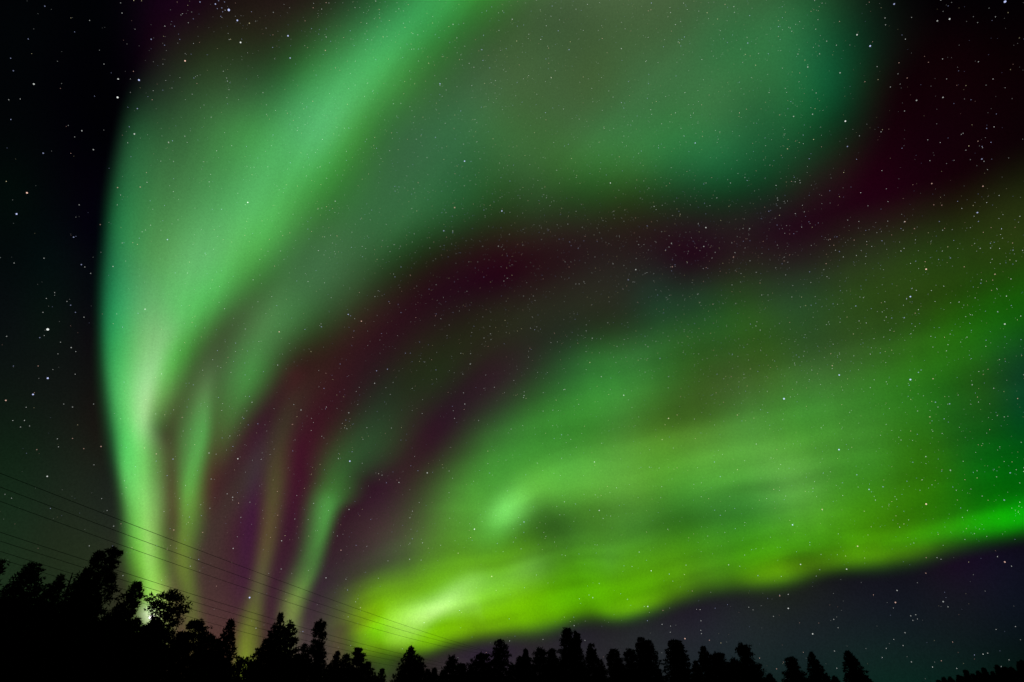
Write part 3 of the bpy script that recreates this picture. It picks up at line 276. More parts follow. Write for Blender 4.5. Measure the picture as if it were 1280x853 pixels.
STARS = '59.7,412,2.9w 286,12.7,2.8b 980,498.7,2.6b 1256.3,2.3,2.5b 1138,474.7,2.4b 173.7,100.3,2.3b 147,122,2.3w 59.7,473,2.3b 437.3,576.7,2.3b 1048.7,562.3,2.2b 312,747.2,2.2b 580.7,201.7,2.1b 1157.7,630.3,2.1o 296.7,25.7,2b 360,45,2b 300.7,53.3,2w 231.3,76.3,2o 33.7,241.3,2o 20.7,267.7,2b 309.7,253.3,2w 627.3,264,2b 1087.7,57.7,2b 1056.7,151.7,2w 41.3,493.3,2b 1157.7,336.7,2o 1138,371,2b 1049,469,2b 593,661.7,2w 990.7,656.3,2b 42.3,105.3,1.9w 168,167.7,1.9w 568.3,259.7,1.9o 147.7,99,1.8w 362.7,72.7,1.8b 550,105,1.8b 763,229,1.8w 1117.7,5.3,1.8b 1187,24,1.8w 1071.3,43.7,1.8w 869,179,1.8b 1221.7,266,1.8b 209.3,299.7,1.8b 349,415,1.8o 554.7,288.7,1.8b 435.3,393.3,1.8b 451.7,401.7,1.8o 779.7,494.3,1.8w 794.7,337.3,1.8w 835.7,523.3,1.8y 882.3,284.7,1.8w 1256,405.3,1.8w 749,638.3,1.8w 809.7,758.3,1.8w 614.7,720.7,1.8y 1072,683,1.8o 856.2,798.5,1.8o 59.1,595.7,1.8w 297.3,573.7,1.8w 269.3,5.3,1.7b 181.3,386.7,1.7w 7.3,500.7,1.7o 534,591.3,1.7w 655,652.7,1.7b 743,577.7,1.7w 814,713.7,1.7w 1086.3,612,1.7b 1027.7,637,1.7o 1000.7,705.7,1.7w 1058.3,711.7,1.7w 1256,702.7,1.7o 1119.3,753.3,1.7o 985.3,760.7,1.7w 1015.8,792.6,1.7w 54,191.7,1.6b 406.7,63.3,1.6o 1171.7,26.3,1.6w 1009.7,84,1.6w 1050,91.3,1.6w 992,145.7,1.6w 1145.7,125.7,1.6w 1059.3,183.3,1.6b 1227.3,199,1.6b 1164.7,229.7,1.6o 1228.7,233,1.6o 92,296.7,1.6b 126.3,558.3,1.6o 376.3,512.7,1.6w 470.7,463.7,1.6b 484.3,461.7,1.6b 468.3,479.3,1.6w 737.3,453.3,1.6y 751.7,471,1.6w 740.3,423,1.6w 840.3,333.7,1.6o 839.3,304.3,1.6w 825,448.3,1.6b 827.7,549.7,1.6y 879.7,308.3,1.6w 1243.7,343,1.6o 1130.3,397.3,1.6b 1040.3,457.3,1.6o 1166.3,473.7,1.6o 1187,505,1.6b 498.7,603.3,1.6w 741,747.3,1.6w 1071,593.7,1.6b 1103.7,608.7,1.6b 1188,588,1.6w 1262.7,591.3,1.6b 1255.3,625.3,1.6b 910.7,706.3,1.6w 1179,752.3,1.6w 216.3,574.1,1.6b 195.4,567.6,1.6o 261.3,566.5,1.6w 290.8,621.8,1.6w 311.7,29.3,1.5y 189,49.3,1.5b 102.3,163.7,1.5w 116.7,187.3,1.5w 171.7,136,1.5b 210.7,178,1.5w 147,234.7,1.5o 175.3,234,1.5o 419,251.7,1.5w 250,2.7,1.5b 566.3,30.7,1.5w 640.3,24.3,1.5w 602.3,62.3,1.5b 711.3,62.3,1.5b 776.7,61,1.5w 544.3,172,1.5b 817.7,258.3,1.5w 934.7,54,1.5b 1015.7,143,1.5w 1178.7,122,1.5w 984.3,186.3,1.5y 1131.3,277.3,1.5o 101.7,331,1.5b 141.3,333.3,1.5w 89,434.7,1.5w 315,503,1.5w 401.7,408.7,1.5b 566,289,1.5w 623,308,1.5w 436,516.3,1.5w 581,505.3,1.5w 587.7,455.3,1.5w 655,494.7,1.5w 706,487,1.5w 785.3,350,1.5b 702,543.7,1.5b 937,286,1.5w 1069.7,382.7,1.5b 1148,465.7,1.5b 1169.3,503,1.5b 1162.3,521.3,1.5y 921.7,519,1.5o 945.3,555.3,1.5w 436.3,637,1.5w 799,690.3,1.5w 572.7,691.7,1.5y 512,699.3,1.5w 893,577.7,1.5b 900.3,596,1.5b 921.7,587.3,1.5y 1157.3,571,1.5w 1121.3,738.3,1.5w 974.7,745,1.5o 352,676.2,1.5w 407.5,722.5,1.5w 426.2,688,1.5o 291.5,685.7,1.5w 217.3,662.7,1.5o 273.3,1,1.4b 277.3,10,1.4b 971.7,247.7,1.4w 961,264.3,1.4b 55,323,1.4w 88.3,381.7,1.4b 105,396.7,1.4w 49.7,422.3,1.4b 90.7,509,1.4w 227.7,522,1.4o 350.7,314,1.4w 405,485.7,1.4b 322.3,530,1.4b 365.3,530.7,1.4o 712,302.7,1.4b 501.3,334,1.4b 493.7,346.3,1.4b 438.3,395,1.4b 506.7,441.7,1.4b 579.3,491.3,1.4w 605,422.7,1.4w 723.3,505.7,1.4w 733,406.3,1.4w 759.7,403.7,1.4w 766.3,330,1.4w 798.3,306,1.4w 752,554.3,1.4w 692.7,548.3,1.4b 1037.7,299.3,1.4o 1049.3,314.7,1.4b 1143,286,1.4o 1188,322.7,1.4b 1225.3,310.7,1.4w 1205.3,333.7,1.4o 1226,354.3,1.4b 1012,340,1.4b 945.3,340.7,1.4w 1139.7,361,1.4b 1079.3,372.3,1.4w 1114.7,397.7,1.4b 1208.7,421.7,1.4w 1066.7,417.7,1.4y 1215.3,481,1.4w 950.7,512.3,1.4b 1126.3,550.3,1.4w 914,471,1.4o 561.3,589,1.4w 565.7,598,1.4w 654.7,665.7,1.4b 744,618.7,1.4w 784.3,749.3,1.4w 620.3,738.3,1.4y 893.3,638,1.4b 982,620.3,1.4w 1141,578,1.4b 1080.3,639.3,1.4y 1157.3,716.7,1.4o 1042.2,774.5,1.4w 1043.1,814,1.4w 1138.4,770,1.4w 1131.3,791.1,1.4w 1139.3,827.6,1.4w 886.8,800.5,1.4o 876.2,776.2,1.4w 351.5,711.5,1.4w 320,785.5,1.4w 208.8,687,1.4o 237.9,708,1.4w 142.1,657.9,1.4w 161.7,158.7,1.3b 264,146.7,1.3w 328.7,116,1.3w 16.7,88.7,1.3b 56,8,1.3b 99,256.3,1.3w 125.3,281,1.3o 540.7,29,1.3y 623.7,38.3,1.3w 785.7,102,1.3b 533.7,197.3,1.3w 588.7,202,1.3b 568.7,217.3,1.3o 517,236.3,1.3w 552.3,266,1.3b 827,155,1.3w 702,260.7,1.3y 767.3,264.3,1.3w 1106.3,22.7,1.3w 1033.3,51.7,1.3w 1101.3,165,1.3w 999.7,225.7,1.3w 177.7,290,1.3w 113.3,342,1.3w 94.3,390.7,1.3b 8.3,420.7,1.3w 25.7,534,1.3w 90.7,548.3,1.3o 104.7,561,1.3o 46,562.3,1.3o 241.7,481.3,1.3b 405.7,296.3,1.3w 362.3,291.3,1.3o 353.3,294.7,1.3o 274.3,358.3,1.3w 555.3,307,1.3b 636.7,293.3,1.3w 452.7,308.3,1.3w 545.3,356,1.3w 501.3,391,1.3b 489.3,535.3,1.3w 527.7,517,1.3w 598.3,526,1.3w 588.3,442.3,1.3w 618,484.3,1.3w 771.3,433.3,1.3w 795.3,323.3,1.3w 836.3,309,1.3w 836.7,426,1.3w 850.7,496,1.3o 841.7,560.3,1.3w 894,315.7,1.3w 917,321.3,1.3o 1178.3,288,1.3w 1007,382.3,1.3y 1144,391.7,1.3o 1258,370.3,1.3w 1100.3,441.3,1.3b 998.7,446.7,1.3b 1092.7,475,1.3w 1146.7,543,1.3b 1166,539.3,1.3w 1177.7,542,1.3w 959.7,516,1.3b 888,518.3,1.3b 1064.7,559.3,1.3y 561.3,616,1.3w 824,585.3,1.3w 846.3,585,1.3o 706.7,694.7,1.3w 749,729.7,1.3w 526.3,700.3,1.3w 515.3,673.7,1.3b 790,708.3,1.3w 1133.7,601.7,1.3b 1203,647,1.3w 1208,661,1.3o 987.3,650.7,1.3y 1012.3,681.3,1.3w 1026.3,693.3,1.3w 1080.7,697.7,1.3y 1142.3,679,1.3w 930.7,694,1.3w 1171.3,697.3,1.3w 865.3,739,1.3o 875.3,762.3,1.3w 1128.9,807.2,1.3w 1107.8,810.7,1.3w 1234.6,816.7,1.3w 970.7,836.3,1.3o 876.8,792.2,1.3w 838.2,782.8,1.3w 270.2,567.9,1.3w 301.1,646.9,1.3w 224.5,623.2,1.3w 111.6,682.6,1.3w 183,216,1.2o 315,218.7,1.2y 13.3,73,1.2b 190.3,125,1.2o 278.3,15,1.2b 276,20.7,1.2b 280.7,2.7,1.2b 661,43,1.2w 829.3,58.7,1.2b 619.3,101,1.2w 528.7,146.7,1.2y 567.3,238.3,1.2w 624.3,204,1.2w 616.3,173.7,1.2y 1107,31.3,1.2w 989.7,39.3,1.2w 1019.7,36.7,1.2w 924,103,1.2b 1113,109,1.2w 1130.7,139,1.2w 1074.3,170,1.2w 1004,169,1.2b 1162.3,201,1.2w 1233.3,160.7,1.2b 1070.7,199.3,1.2b 1000.3,228.7,1.2w 1167.3,256.3,1.2o 1177.3,256.7,1.2o 1223,277,1.2b 880.7,254.3,1.2b 1005.3,265,1.2w 994.3,267.3,1.2w 906.3,5.7,1.2o 897,24,1.2y 854.7,170,1.2w 174,298,1.2b 106,334,1.2w 146,392.7,1.2w 17.7,329,1.2w 68.3,366,1.2w 58,373.3,1.2w 53.7,390.7,1.2w 94.7,439.7,1.2w 47.7,457.7,1.2o 94,468,1.2w 73,558.7,1.2w 117,505.3,1.2w 229,539,1.2w 253.3,463,1.2w 306,454,1.2b 329.3,464.7,1.2b 405.7,353.7,1.2w 415.7,304,1.2w 419,317.7,1.2w 355,324.3,1.2w 339.7,371,1.2w 346,382.3,1.2b 389,538.3,1.2w 560.3,321.3,1.2b 654,287,1.2w 676.7,299.7,1.2b 714,307.3,1.2b 515.3,302.7,1.2w 487.3,379.3,1.2o 441,422,1.2o 554.3,372,1.2w 583.7,364.3,1.2w 544.3,395,1.2o 430.7,535,1.2w 580.3,512,1.2o 642.3,475.7,1.2w 655.3,490,1.2w 679,491,1.2w 785.3,500,1.2w 763,487,1.2w 660.7,446.7,1.2w 780.3,424.7,1.2w 631.3,400.7,1.2y 663,410.3,1.2w 646.7,414,1.2y 779.7,332,1.2w 791.3,352.7,1.2w 808.7,341,1.2w 804.7,306,1.2w 822,369,1.2b 682,541.7,1.2y 710,544,1.2w 691,532.3,1.2w 453.7,549.3,1.2w 711.3,334,1.2o 1042.3,306.7,1.2o 1067.7,300.3,1.2o 1089.7,308.3,1.2w 1144.7,326.7,1.2b 1238,304.3,1.2b 1265.7,304,1.2o 950,354,1.2o 882.7,334.7,1.2o 1041.3,380,1.2b 1067.3,445,1.2w 1255.3,521.3,1.2w 1062,515.7,1.2w 996,477.7,1.2w 868,456.3,1.2w 935.7,450.3,1.2w 763.3,645.3,1.2w 682.3,671,1.2w 841,726.7,1.2w 736.3,744,1.2w 828.7,763.3,1.2o 473,723,1.2w 867.3,605.7,1.2w 1038,590,1.2w 1072.7,609,1.2w 1153,600,1.2w 1150,613,1.2w 1165,606.3,1.2w 1191,609,1.2b 1245.7,596.3,1.2w 1120,645,1.2o 1118.7,621,1.2w 924.7,708,1.2w 1157.7,697.3,1.2o 976.7,720.7,1.2w 884.7,670.3,1.2w 985.3,743,1.2w 1144.7,768.6,1.2w 1176.7,826.2,1.2o 876,788.2,1.2w 837.8,790.5,1.2w 678.8,799.5,1.2w 731.2,800.8,1.2w 421.8,670.2,1.2w 368.5,649,1.2w 290.8,625.2,1.2w 251,631.1,1.2w 205.7,56.7,1.1b 279.3,89.3,1.1w 283.3,97.7,1.1w 286.3,112.3,1.1w 11,125,1.1w 25.3,124,1.1w 35.3,49,1.1b 112,25.7,1.1w 130,80.3,1.1w 150.7,244,1.1w 146.7,256.3,1.1w 339.3,182.3,1.1w 366.7,150.7,1.1o 372.3,160,1.1w 263.3,218.3,1.1w 201,201.7,1.1w 271.7,11,1.1b 510.3,6,1.1o 474.7,22.7,1.1o 632.7,61,1.1b 557.7,112.7,1.1w 526.3,170,1.1y 509.3,174.3,1.1o 576,191.3,1.1w 518.3,241,1.1w 653.7,234.7,1.1y 650,248,1.1w 750.3,211.3,1.1w 839,143.3,1.1y 794.3,272.7,1.1o 814.3,277.3,1.1o 720,11.7,1.1w 755.3,161,1.1y 705.7,182.7,1.1b 626.3,222.3,1.1b 957,182.3,1.1w 1159.7,175,1.1w 931,222,1.1w 918,15.7,1.1w 933,136.7,1.1o 894.3,163.3,1.1w 1123.7,78.7,1.1o 1134,97.7,1.1o 1241.3,99,1.1w 182,287.7,1.1w 83.7,377,1.1w 75.7,428,1.1w 32.7,509.3,1.1w 79.7,505.3,1.1w 37,532.7,1.1w 288.7,465.7,1.1w 294.3,439.7,1.1w 335,314.3,1.1w 267,311.7,1.1w 414,372.3,1.1w 303,521.7,1.1w 277.7,547.7,1.1b 564.3,305.3,1.1w 729.7,301.3,1.1b 518,329.7,1.1w 472.7,363.7,1.1w 566.7,513.7,1.1w 613.7,424.7,1.1w 589.7,416,1.1w 607.3,469,1.1w 688.7,428.3,1.1w 751,423.7,1.1w 693,416.7,1.1o 651.7,411,1.1y 691,513,1.1w 653.3,532,1.1w 487.7,493.3,1.1w 515.3,485.7,1.1w 1144.3,300,1.1w 1226.7,350,1.1w 1029.7,337.3,1.1w 925.7,352.7,1.1w 915,356.3,1.1w 1129.3,381.7,1.1w 1144,408.3,1.1w 1198.7,378,1.1w 1188.3,378.7,1.1w 1247,389.7,1.1w 987,403.3,1.1o 1033,406,1.1w 1050,403,1.1w 995.3,444,1.1b 1005.3,439.3,1.1w 1004.3,445.3,1.1w 1107.3,453.3,1.1w 1114.7,438,1.1y 1164.7,502,1.1y 1249.3,449.7,1.1w 959,489.3,1.1w 930,472.7,1.1w 907,471,1.1y 884,448.3,1.1w 878,449.7,1.1w 929.7,434.3,1.1b 934,430.7,1.1w 524,628.3,1.1w 826,622.3,1.1w 699.7,643.7,1.1w 805.3,758.3,1.1w 485,701.3,1.1w 562.3,648,1.1w 577,766,1.1y 483,603.7,1.1b 724.3,748.7,1.1w 696,633.3,1.1w 876.7,603.7,1.1w 912.3,620.7,1.1w 1053.3,603.7,1.1b 1089.3,615,1.1b 1196.7,625.3,1.1o 1221.3,588.7,1.1w 1270.3,587.3,1.1w 1227.7,620.3,1.1w 1209.3,638.3,1.1w 1120.7,624.3,1.1w 1020.3,720.3,1.1w 1024.7,712.3,1.1w 1176.3,699.3,1.1w 936,759.3,1.1w 1047.6,784.9,1.1w 1141.1,775.7,1.1w 1190.7,802.7,1.1o 1269.4,783.4,1.1w 966.8,770.6,1.1w 444.5,752.5,1.1w 133.9,638.3,1.1w 127,623.5,1.1w 117.4,581.3,1.1w 312.4,628,1.1w'
MOON_SIZE = 58.0

# ------------------------------------------------------------------ ground
n = 96; rad = [0, 20, 60, 150, 400, 1200, 4000, 12000, 19500]
V = [(0, 0, 0)]; Fq = []
for r_ in rad[1:]:
    for i in range(n):
        a = 2 * math.pi * i / n; V.append((r_ * math.cos(a), r_ * math.sin(a), 0.0 if r_ > 400 else 0.25 * math.sin(a * 5 + r_ * .03) * min(1, r_ / 60)))
for i in range(n): Fq.append((0, 0, 1 + i, 1 + (i + 1) % n))
Fc = [(0, 1 + i, 1 + (i + 1) % n) for i in range(n)]
for k in range(len(rad) - 2):
    a0, b0 = 1 + k * n, 1 + (k + 1) * n
    for i in range(n):
        j = (i + 1) % n; Fc += [(a0 + i, b0 + i, b0 + j), (a0 + i, b0 + j, a0 + j)]
tag(mesh_obj("ground", np_mesh("ground", np.array(V), np.array(Fc), M_GROUND, True)), kind="structure")

# ------------------------------------------------------------------ sky dome and the sheets of northern light
SKY_R = 20000.0
def vnoise(a, b, seed):
    """smooth value noise, 0..1"""
    tab = np.random.default_rng(seed).random((256, 256)); i, j = np.floor(a).astype(int), np.floor(b).astype(int)
    u, v = a - i, b - j; u, v = u * u * (3 - 2 * u), v * v * (3 - 2 * v); g = lambda p, r: tab[p % 256, r % 256]
    return (g(i, j) * (1 - u) + g(i + 1, j) * u) * (1 - v) + (g(i, j + 1) * (1 - u) + g(i + 1, j + 1) * u) * v
def light_field(D):
    """colour of every layer of the night sky for directions D"""
    x, y, w = chart(D); ok = (w > 0.08) & (np.abs(x - 640) < 1500) & (y > -1200) & (y < 1300)
    out = {k: np.zeros((len(D), 3)) for k in LAYERS}
    L = correct(x[ok], y[ok], build(x[ok], y[ok]))
    # the display widens beyond what the chart was drawn for: let it die away there
    win = 1.0 / (1.0 + np.exp(np.clip((np.abs(x[ok] - 640) - 1050) / 70, -40, 40))) / (1.0 + np.exp(np.clip((-y[ok] - 420) / 60, -40, 40)))
    xo, yo = x[ok], y[ok]; be, ae = np.array(BAND_EDGE, float), np.array(ARC_EDGE, float)
    # the display is folded: thin wisps run along the band, faint rays stand in the curtain and the veil
    d = np.interp(xo, be[:, 0], be[:, 1]) - yo; amt = np.clip(d / 25, 0, 1)
    fal = np.exp(-np.maximum(d, 0) / 170)
    wisp = 1 + amt * ((0.16 + 0.16 * fal) * (vnoise(xo / 150 + d / 160, d / 17, 1) - .5) + 0.24 * fal * (vnoise(xo / 60 - d / 90 + vnoise(xo / 200, d / 60, 9) * 3, d / 9 + vnoise(xo / 90, d / 50, 8) * 3, 2) - .5) + 0.07 * (vnoise(xo / 14 + d / 70, d / 60, 3) - .5))
    wisp *= 1 + np.exp(-(d / 45) ** 2) * 0.20 * (vnoise((xo + d * .35) / 20, d / 90, 4) - .5)
    q = (xo - np.interp(yo, ae[:, 0], ae[:, 1])) / (26 + np.clip(790 - yo, 0, 900) * 0.22)
    stri = 1 + 0.16 * (vnoise(q * 2.2, yo / 420, 5) - .5) + 0.13 * (vnoise(q * 6, yo / 300, 6) - .5) + 0.07 * (vnoise(q * 15, yo / 200, 7) - .5)
    mod = {'band': wisp, 'arc': stri, 'veil': 1 + (stri - 1) * 0.45, 'ray_a': stri, 'ray_b': stri, 'ray_c': stri}
    for k in LAYERS: out[k][ok] = L[k] * (win * mod.get(k, 1.0))[:, None]
    base = lin((1, 1, 3)); out['sky'] = np.maximum(out['sky'], base)
    return out
# dome: lines of equal height and bearing, closest together where the sky has most detail
az = np.concatenate([np.radians(np.arange(-72, 72, 0.22)), np.radians(np.arange(72, 288, 2.0))])
el = np.concatenate([np.radians(np.arange(-2.0, 14, 0.3)), np.radians(np.arange(14, 90.0, 0.8)), [R(90)]])
A, E = np.meshgrid(az, el); D = np.stack([np.sin(A) * np.cos(E), np.cos(A) * np.cos(E), np.sin(E)], -1)
nr, nc = A.shape; Df = D.reshape(-1, 3)
col = light_field(Df)['sky']
I = np.arange(nr * nc).reshape(nr, nc); J = np.roll(I, -1, 1)
Fc = np.stack([I[:-1], I[1:], J[1:], J[:-1]], -1).reshape(-1, 4)
me = np_mesh("sky", Df * SKY_R + np.array(EYE), Fc, glow_mat("night_sky", False, 0.22), False, col)
tag(mesh_obj("sky", me), kind="structure")

AUR = [
 ('veil', 'aurora_veil', 19600, 'dim wide green aurora veil spread over the top of the sky beside the bright curtain'),
 ('band', 'aurora_band', 18600, 'broad yellow green aurora band with a sharp lower edge above the treetops'),
 ('arc', 'aurora_curtain', 19200, 'tall bright green aurora curtain rising from the moonlit pines and sweeping up to the top'),
 ('ray_a', 'aurora_ray', 18400, 'short green aurora ray directly beside the tall bright curtain'),
 ('ray_b', 'aurora_ray', 18300, 'thin faint olive yellow aurora ray next to the purple patch of sky'),
 ('ray_c', 'aurora_ray', 18200, 'green aurora ray that bends over into a faint streamer across the crimson sky'),
]
gx = np.arange(-420, 1701, 4.0); gy = np.arange(-420, 1001, 4.0)
X, Y = np.meshgrid(gx, gy); u = (X - 640) / F; v = (426.5 - Y) / F
D = np.stack([u, math.cos(PITCH) - math.sin(PITCH) * v, math.sin(PITCH) + math.cos(PITCH) * v], -1); D /= np.linalg.norm(D, axis=-1, keepdims=True)
Lf = light_field(D.reshape(-1, 3)); I = np.arange(X.size).reshape(X.shape)
quads = np.stack([I[:-1, :-1], I[:-1, 1:], I[1:, 1:], I[1:, :-1]], -1).reshape(-1, 4)
M_AUR = glow_mat("aurora_light", True, 0.13)
yy = Y.ravel(); fadeout = np.clip((980 - yy) / 60, 0, 1)[:, None] * np.clip((np.minimum(X.ravel() + 400, 1690 - X.ravel())) / 80, 0, 1)[:, None] * np.clip((yy + 410) / 80, 0, 1)[:, None]
for key, name, rr, label in AUR:
    c = Lf[key] * fadeout; lum = c.max(1); c = c * np.clip((lum - 0.0012) / np.maximum(lum, 1e-6) , 0, 1)[:, None]
    keep = (c.max(1) > 0)[quads].any(1)
    q = quads[keep]; used, inv = np.unique(q.ravel(), return_inverse=True); q = inv.reshape(-1, 4)
    # a real curtain hangs in folds: the sheet's distance waves gently from place to place
    Du = D.reshape(-1, 3)[used]; fold = 1.0 + 0.012 * np.sin(Du[:, 0] * 23 + Du[:, 2] * 9)
    P = Du * (rr * fold)[:, None] + np.array(EYE)
    o = mesh_obj(name, np_mesh(name, P, q, M_AUR, False, c[used]))
    tag(o, label, "aurora", "northern lights" if key.startswith('ray') else None)

# ------------------------------------------------------------------ the moon
def ico(r, sub=2):
    import bmesh
    bm = bmesh.new(); bmesh.ops.create_icosphere(bm, subdivisions=sub, radius=r); me = bpy.data.meshes.new("ball"); bm.to_mesh(me); bm.free(); return me
mm = ico(1.0, 4); mm.name = "moon"
for p in mm.polygons: p.use_smooth = True
m, nt, out = new_mat("moon_surface"); em = nt.nodes.new("ShaderNodeEmission"); nz = nt.nodes.new("ShaderNodeTexNoise"); nz.inputs["Scale"].default_value = 1.6
cr = nt.nodes.new("ShaderNodeValToRGB"); cr.color_ramp.elements[0].color = (.55, .52, .5, 1); cr.color_ramp.elements[1].color = (1, .96, .92, 1)
cr.color_ramp.elements[0].position = .38; cr.color_ramp.elements[1].position = .6
tc = nt.nodes.new("ShaderNodeTexCoord"); nt.links.new(tc.outputs["Object"], nz.inputs["Vector"]); nt.links.new(nz.outputs["Fac"], cr.inputs[0])
nt.links.new(cr.outputs[0], em.inputs[0]); em.inputs[1].default_value = 3.0; nt.links.new(em.outputs[0], out.inputs[0]); no_light_sampling(m)
mm.materials.append(m)
mo = mesh_obj("moon", mm, None, EYE + MOON_DIR * 18000); mo.scale = (MOON_SIZE,) * 3
tag(mo, "small white moon glinting low between two dark pines", "moon")

# ------------------------------------------------------------------ stars
STAR_R = 17900.0; PX = STAR_R / 568.9             # one pixel of a 1024-wide picture, at the middle of the frame
SC = {'w': (0.86, 0.90, 0.86), 'b': (0.55, 0.62, 1.0), 'y': (0.95, 0.86, 0.50), 'o': (1.0, 0.62, 0.50)}
CN = {'w': 'white', 'b': 'bluish', 'y': 'yellowish', 'o': 'pinkish orange'}
def region(x, y):
    if y > 840 - 0.0 and x < 500: return None
    lower = np.interp(x, [430, 480, 570, 680, 775, 860, 1000, 1130, 1280], [840, 820, 808, 782, 773, 748, 718, 700, 677])
    edge = np.interp(y, [0, 90, 210, 360, 500, 640, 760], [190, 168, 141, 128, 134, 154, 180])
    if x > 430 and y > lower: return 'in the dark strip between the aurora band and the treetops'
    if x < edge: return 'in the black sky outside the curtain edge, above the power lines' if y > 430 else 'in the black sky outside the curved edge of the bright curtain'
    if y > 500 and x < 450: return 'among the thin aurora rays above the treetops'
    dark = np.interp(x, [250, 330, 440, 560, 700, 850, 1000, 1090, 1280], [640, 520, 400, 320, 270, 265, 235, 190, 130])
    if x > 1065 and y < 235 or x > 1140 and y < 260: return 'in the black upper corner beyond the dim green veil'
    if y < dark:
        crest = np.interp(y, [0, 90, 185, 285, 380, 480], [610, 520, 440, 355, 285, 215])
        if x < crest: return 'over the tall bright green curtain'
        return 'over the dim green veil at the top of the sky'
    band = np.interp(x, [450, 540, 640, 760, 900, 1050, 1280], [700, 600, 500, 430, 400, 350, 270])
    if y < band: return 'in the crimson gap between the veil and the aurora band'
    return 'over the upper haze of the aurora band' if y < band + 110 else 'over the bright lower part of the aurora band'
def star_mat(c, g):
    k = (c, g)
    if k not in star_mat.d:
        m, nt, out = new_mat("starlight_%s" % CN[c].replace(' ', '_')); em = nt.nodes.new("ShaderNodeEmission")
        em.inputs["Color"].default_value = (*SC[c], 1); em.inputs["Strength"].default_value = g * 0.5      # front and back of the ball add up
        tr = nt.nodes.new("ShaderNodeBsdfTransparent"); ad = nt.nodes.new("ShaderNodeAddShader")
        nt.links.new(tr.outputs[0], ad.inputs[0]); nt.links.new(em.outputs[0], ad.inputs[1]); nt.links.new(ad.outputs[0], out.inputs[0])
        no_light_sampling(m); star_mat.d[k] = m
    return star_mat.d[k]
star_mat.d = {}
stars = []
for t in STARS.split():
    a, b, c = t.split(','); stars.append((float(a), float(b), float(c[:-1]), c[-1]))
visible = [s for s in stars if region(s[0], s[1])]
solo, rest_known = visible[:295], visible[295:]
star_me = {}
first_in = set(); seen_labels = {}
for x, y, g, c in solo:
    reg = region(x, y)
    st_ = 0.95 if g >= 2 else 0.62 if g >= 1.7 else 0.38 if g >= 1.45 else 0.25
    key = (c, st_)
    if key not in star_me:
        me = ico(1.0, 1); me.name = "star"; me.materials.append(star_mat(c, st_)); star_me[key] = me
    d = ray(x, y); o = mesh_obj("star", star_me[key], None, EYE + d * STAR_R)
    s = PX * (0.33 + 0.29 * (g - 1.0)) * (1.0 if g < 2.6 else 1.1); o.scale = (s, s, s)
    if reg not in first_in:
        first_in.add(reg); tag(o, "brightest star " + reg, "star", "stars of the night sky")
    else:
        size = 'bright' if g >= 1.9 else 'middling' if g >= 1.5 else 'small'
        lab = "%s %s star %s" % (size, CN[c], reg)
        tag(o, lab, "star", lab.replace(' star ', ' stars '))
rng = np.random.default_rng(7)
pts = [(x, y, 0.28 + 0.1 * (g - 1), c, 0.27) for x, y, g, c in rest_known]
N = 60000; cnt = 0
xs = rng.uniform(-500, 1780, N); ys = rng.uniform(-450, 860, N); keep_u = rng.random(N)
# the Milky Way runs as a denser streak from the crimson gap towards the upper haze of the band
mw = np.exp(-(((ys - (330 + 0.22 * (xs - 640))) / 120) ** 2)) * np.clip((xs - 330) / 300, 0, 1) * np.clip((1230 - xs) / 350, 0.25, 1)
dens = 0.20 + 0.62 * mw + 0.26 * (xs > 380) * (ys < 330) + 0.10 * (xs > 200)
dens *= np.where((xs < 150), 0.28, 1.0)
dens *= np.where((xs > 1030) & (ys < 270), 0.32, 1.0) * np.where(ys > 690, 0.35, 1.0)
for x, y, k, dn in zip(xs, ys, keep_u, dens):
    if k < dn: pts.append((x, y, 0.19 + 0.09 * rng.random(), rng.choice(list('wwwwwbbyo')), float(0.05 + 0.42 * rng.random() ** 3.5) * (1.0 if 'black' in (region(x, y) or '') or 'crimson' in (region(x, y) or '') else 1.25)))
oct_v = np.array([(1, 0, 0), (-1, 0, 0), (0, 1, 0), (0, -1, 0), (0, 0, 1), (0, 0, -1)], float)
oct_f = np.array([(0, 2, 4), (2, 1, 4), (1, 3, 4), (3, 0, 4), (2, 0, 5), (1, 2, 5), (3, 1, 5), (0, 3, 5)])
VV, FF, CC = [], [], []
for i, (x, y, r_, c, g) in enumerate(pts):
    d = np.array(ray(x, y)); VV.append(oct_v * (r_ * PX * 1.25) + d * STAR_R + np.array(EYE)); FF.append(oct_f + 6 * i)
    CC.append(np.tile(np.array(SC[c]) * g * 0.72, (6, 1)))
me = np_mesh("faint_stars", np.concatenate(VV), np.concatenate(FF), glow_mat("faint_starlight", True, 0.0), False, np.concatenate(CC))
tag(mesh_obj("faint_stars", me), "countless tiny faint stars scattered over the whole sky", "stars", kind="stuff")

# ------------------------------------------------------------------ trees
def tube(path, radii, sides=6):
    P = np.array(path, float); V, Fc = [], []
    for i, p in enumerate(P):
        t = P[min(i + 1, len(P) - 1)] - P[max(i - 1, 0)]; t /= np.linalg.norm(t) + 1e-9
        a = np.cross(t, (0.13, 0.97, 0.2)); a /= np.linalg.norm(a) + 1e-9; b = np.cross(t, a)
        for k in range(sides):
            th = 2 * math.pi * k / sides; V.append(p + radii[i] * (math.cos(th) * a + math.sin(th) * b))
    for i in range(len(P) - 1):
        for k in range(sides):
            j = (k + 1) % sides; a, b, c, d = i * sides + k, i * sides + j, (i + 1) * sides + j, (i + 1) * sides + k
            Fc += [(a, b, c), (a, c, d)]
    return np.array(V), np.array(Fc)
class Acc:
    def __init__(s): s.V, s.F, s.n = [], [], 0
    def add(s, V, Fc): s.V.append(V); s.F.append(Fc + s.n); s.n += len(V)
    def mesh(s, name, mat, smooth=False): return np_mesh(name, np.concatenate(s.V), np.concatenate(s.F), mat, smooth)
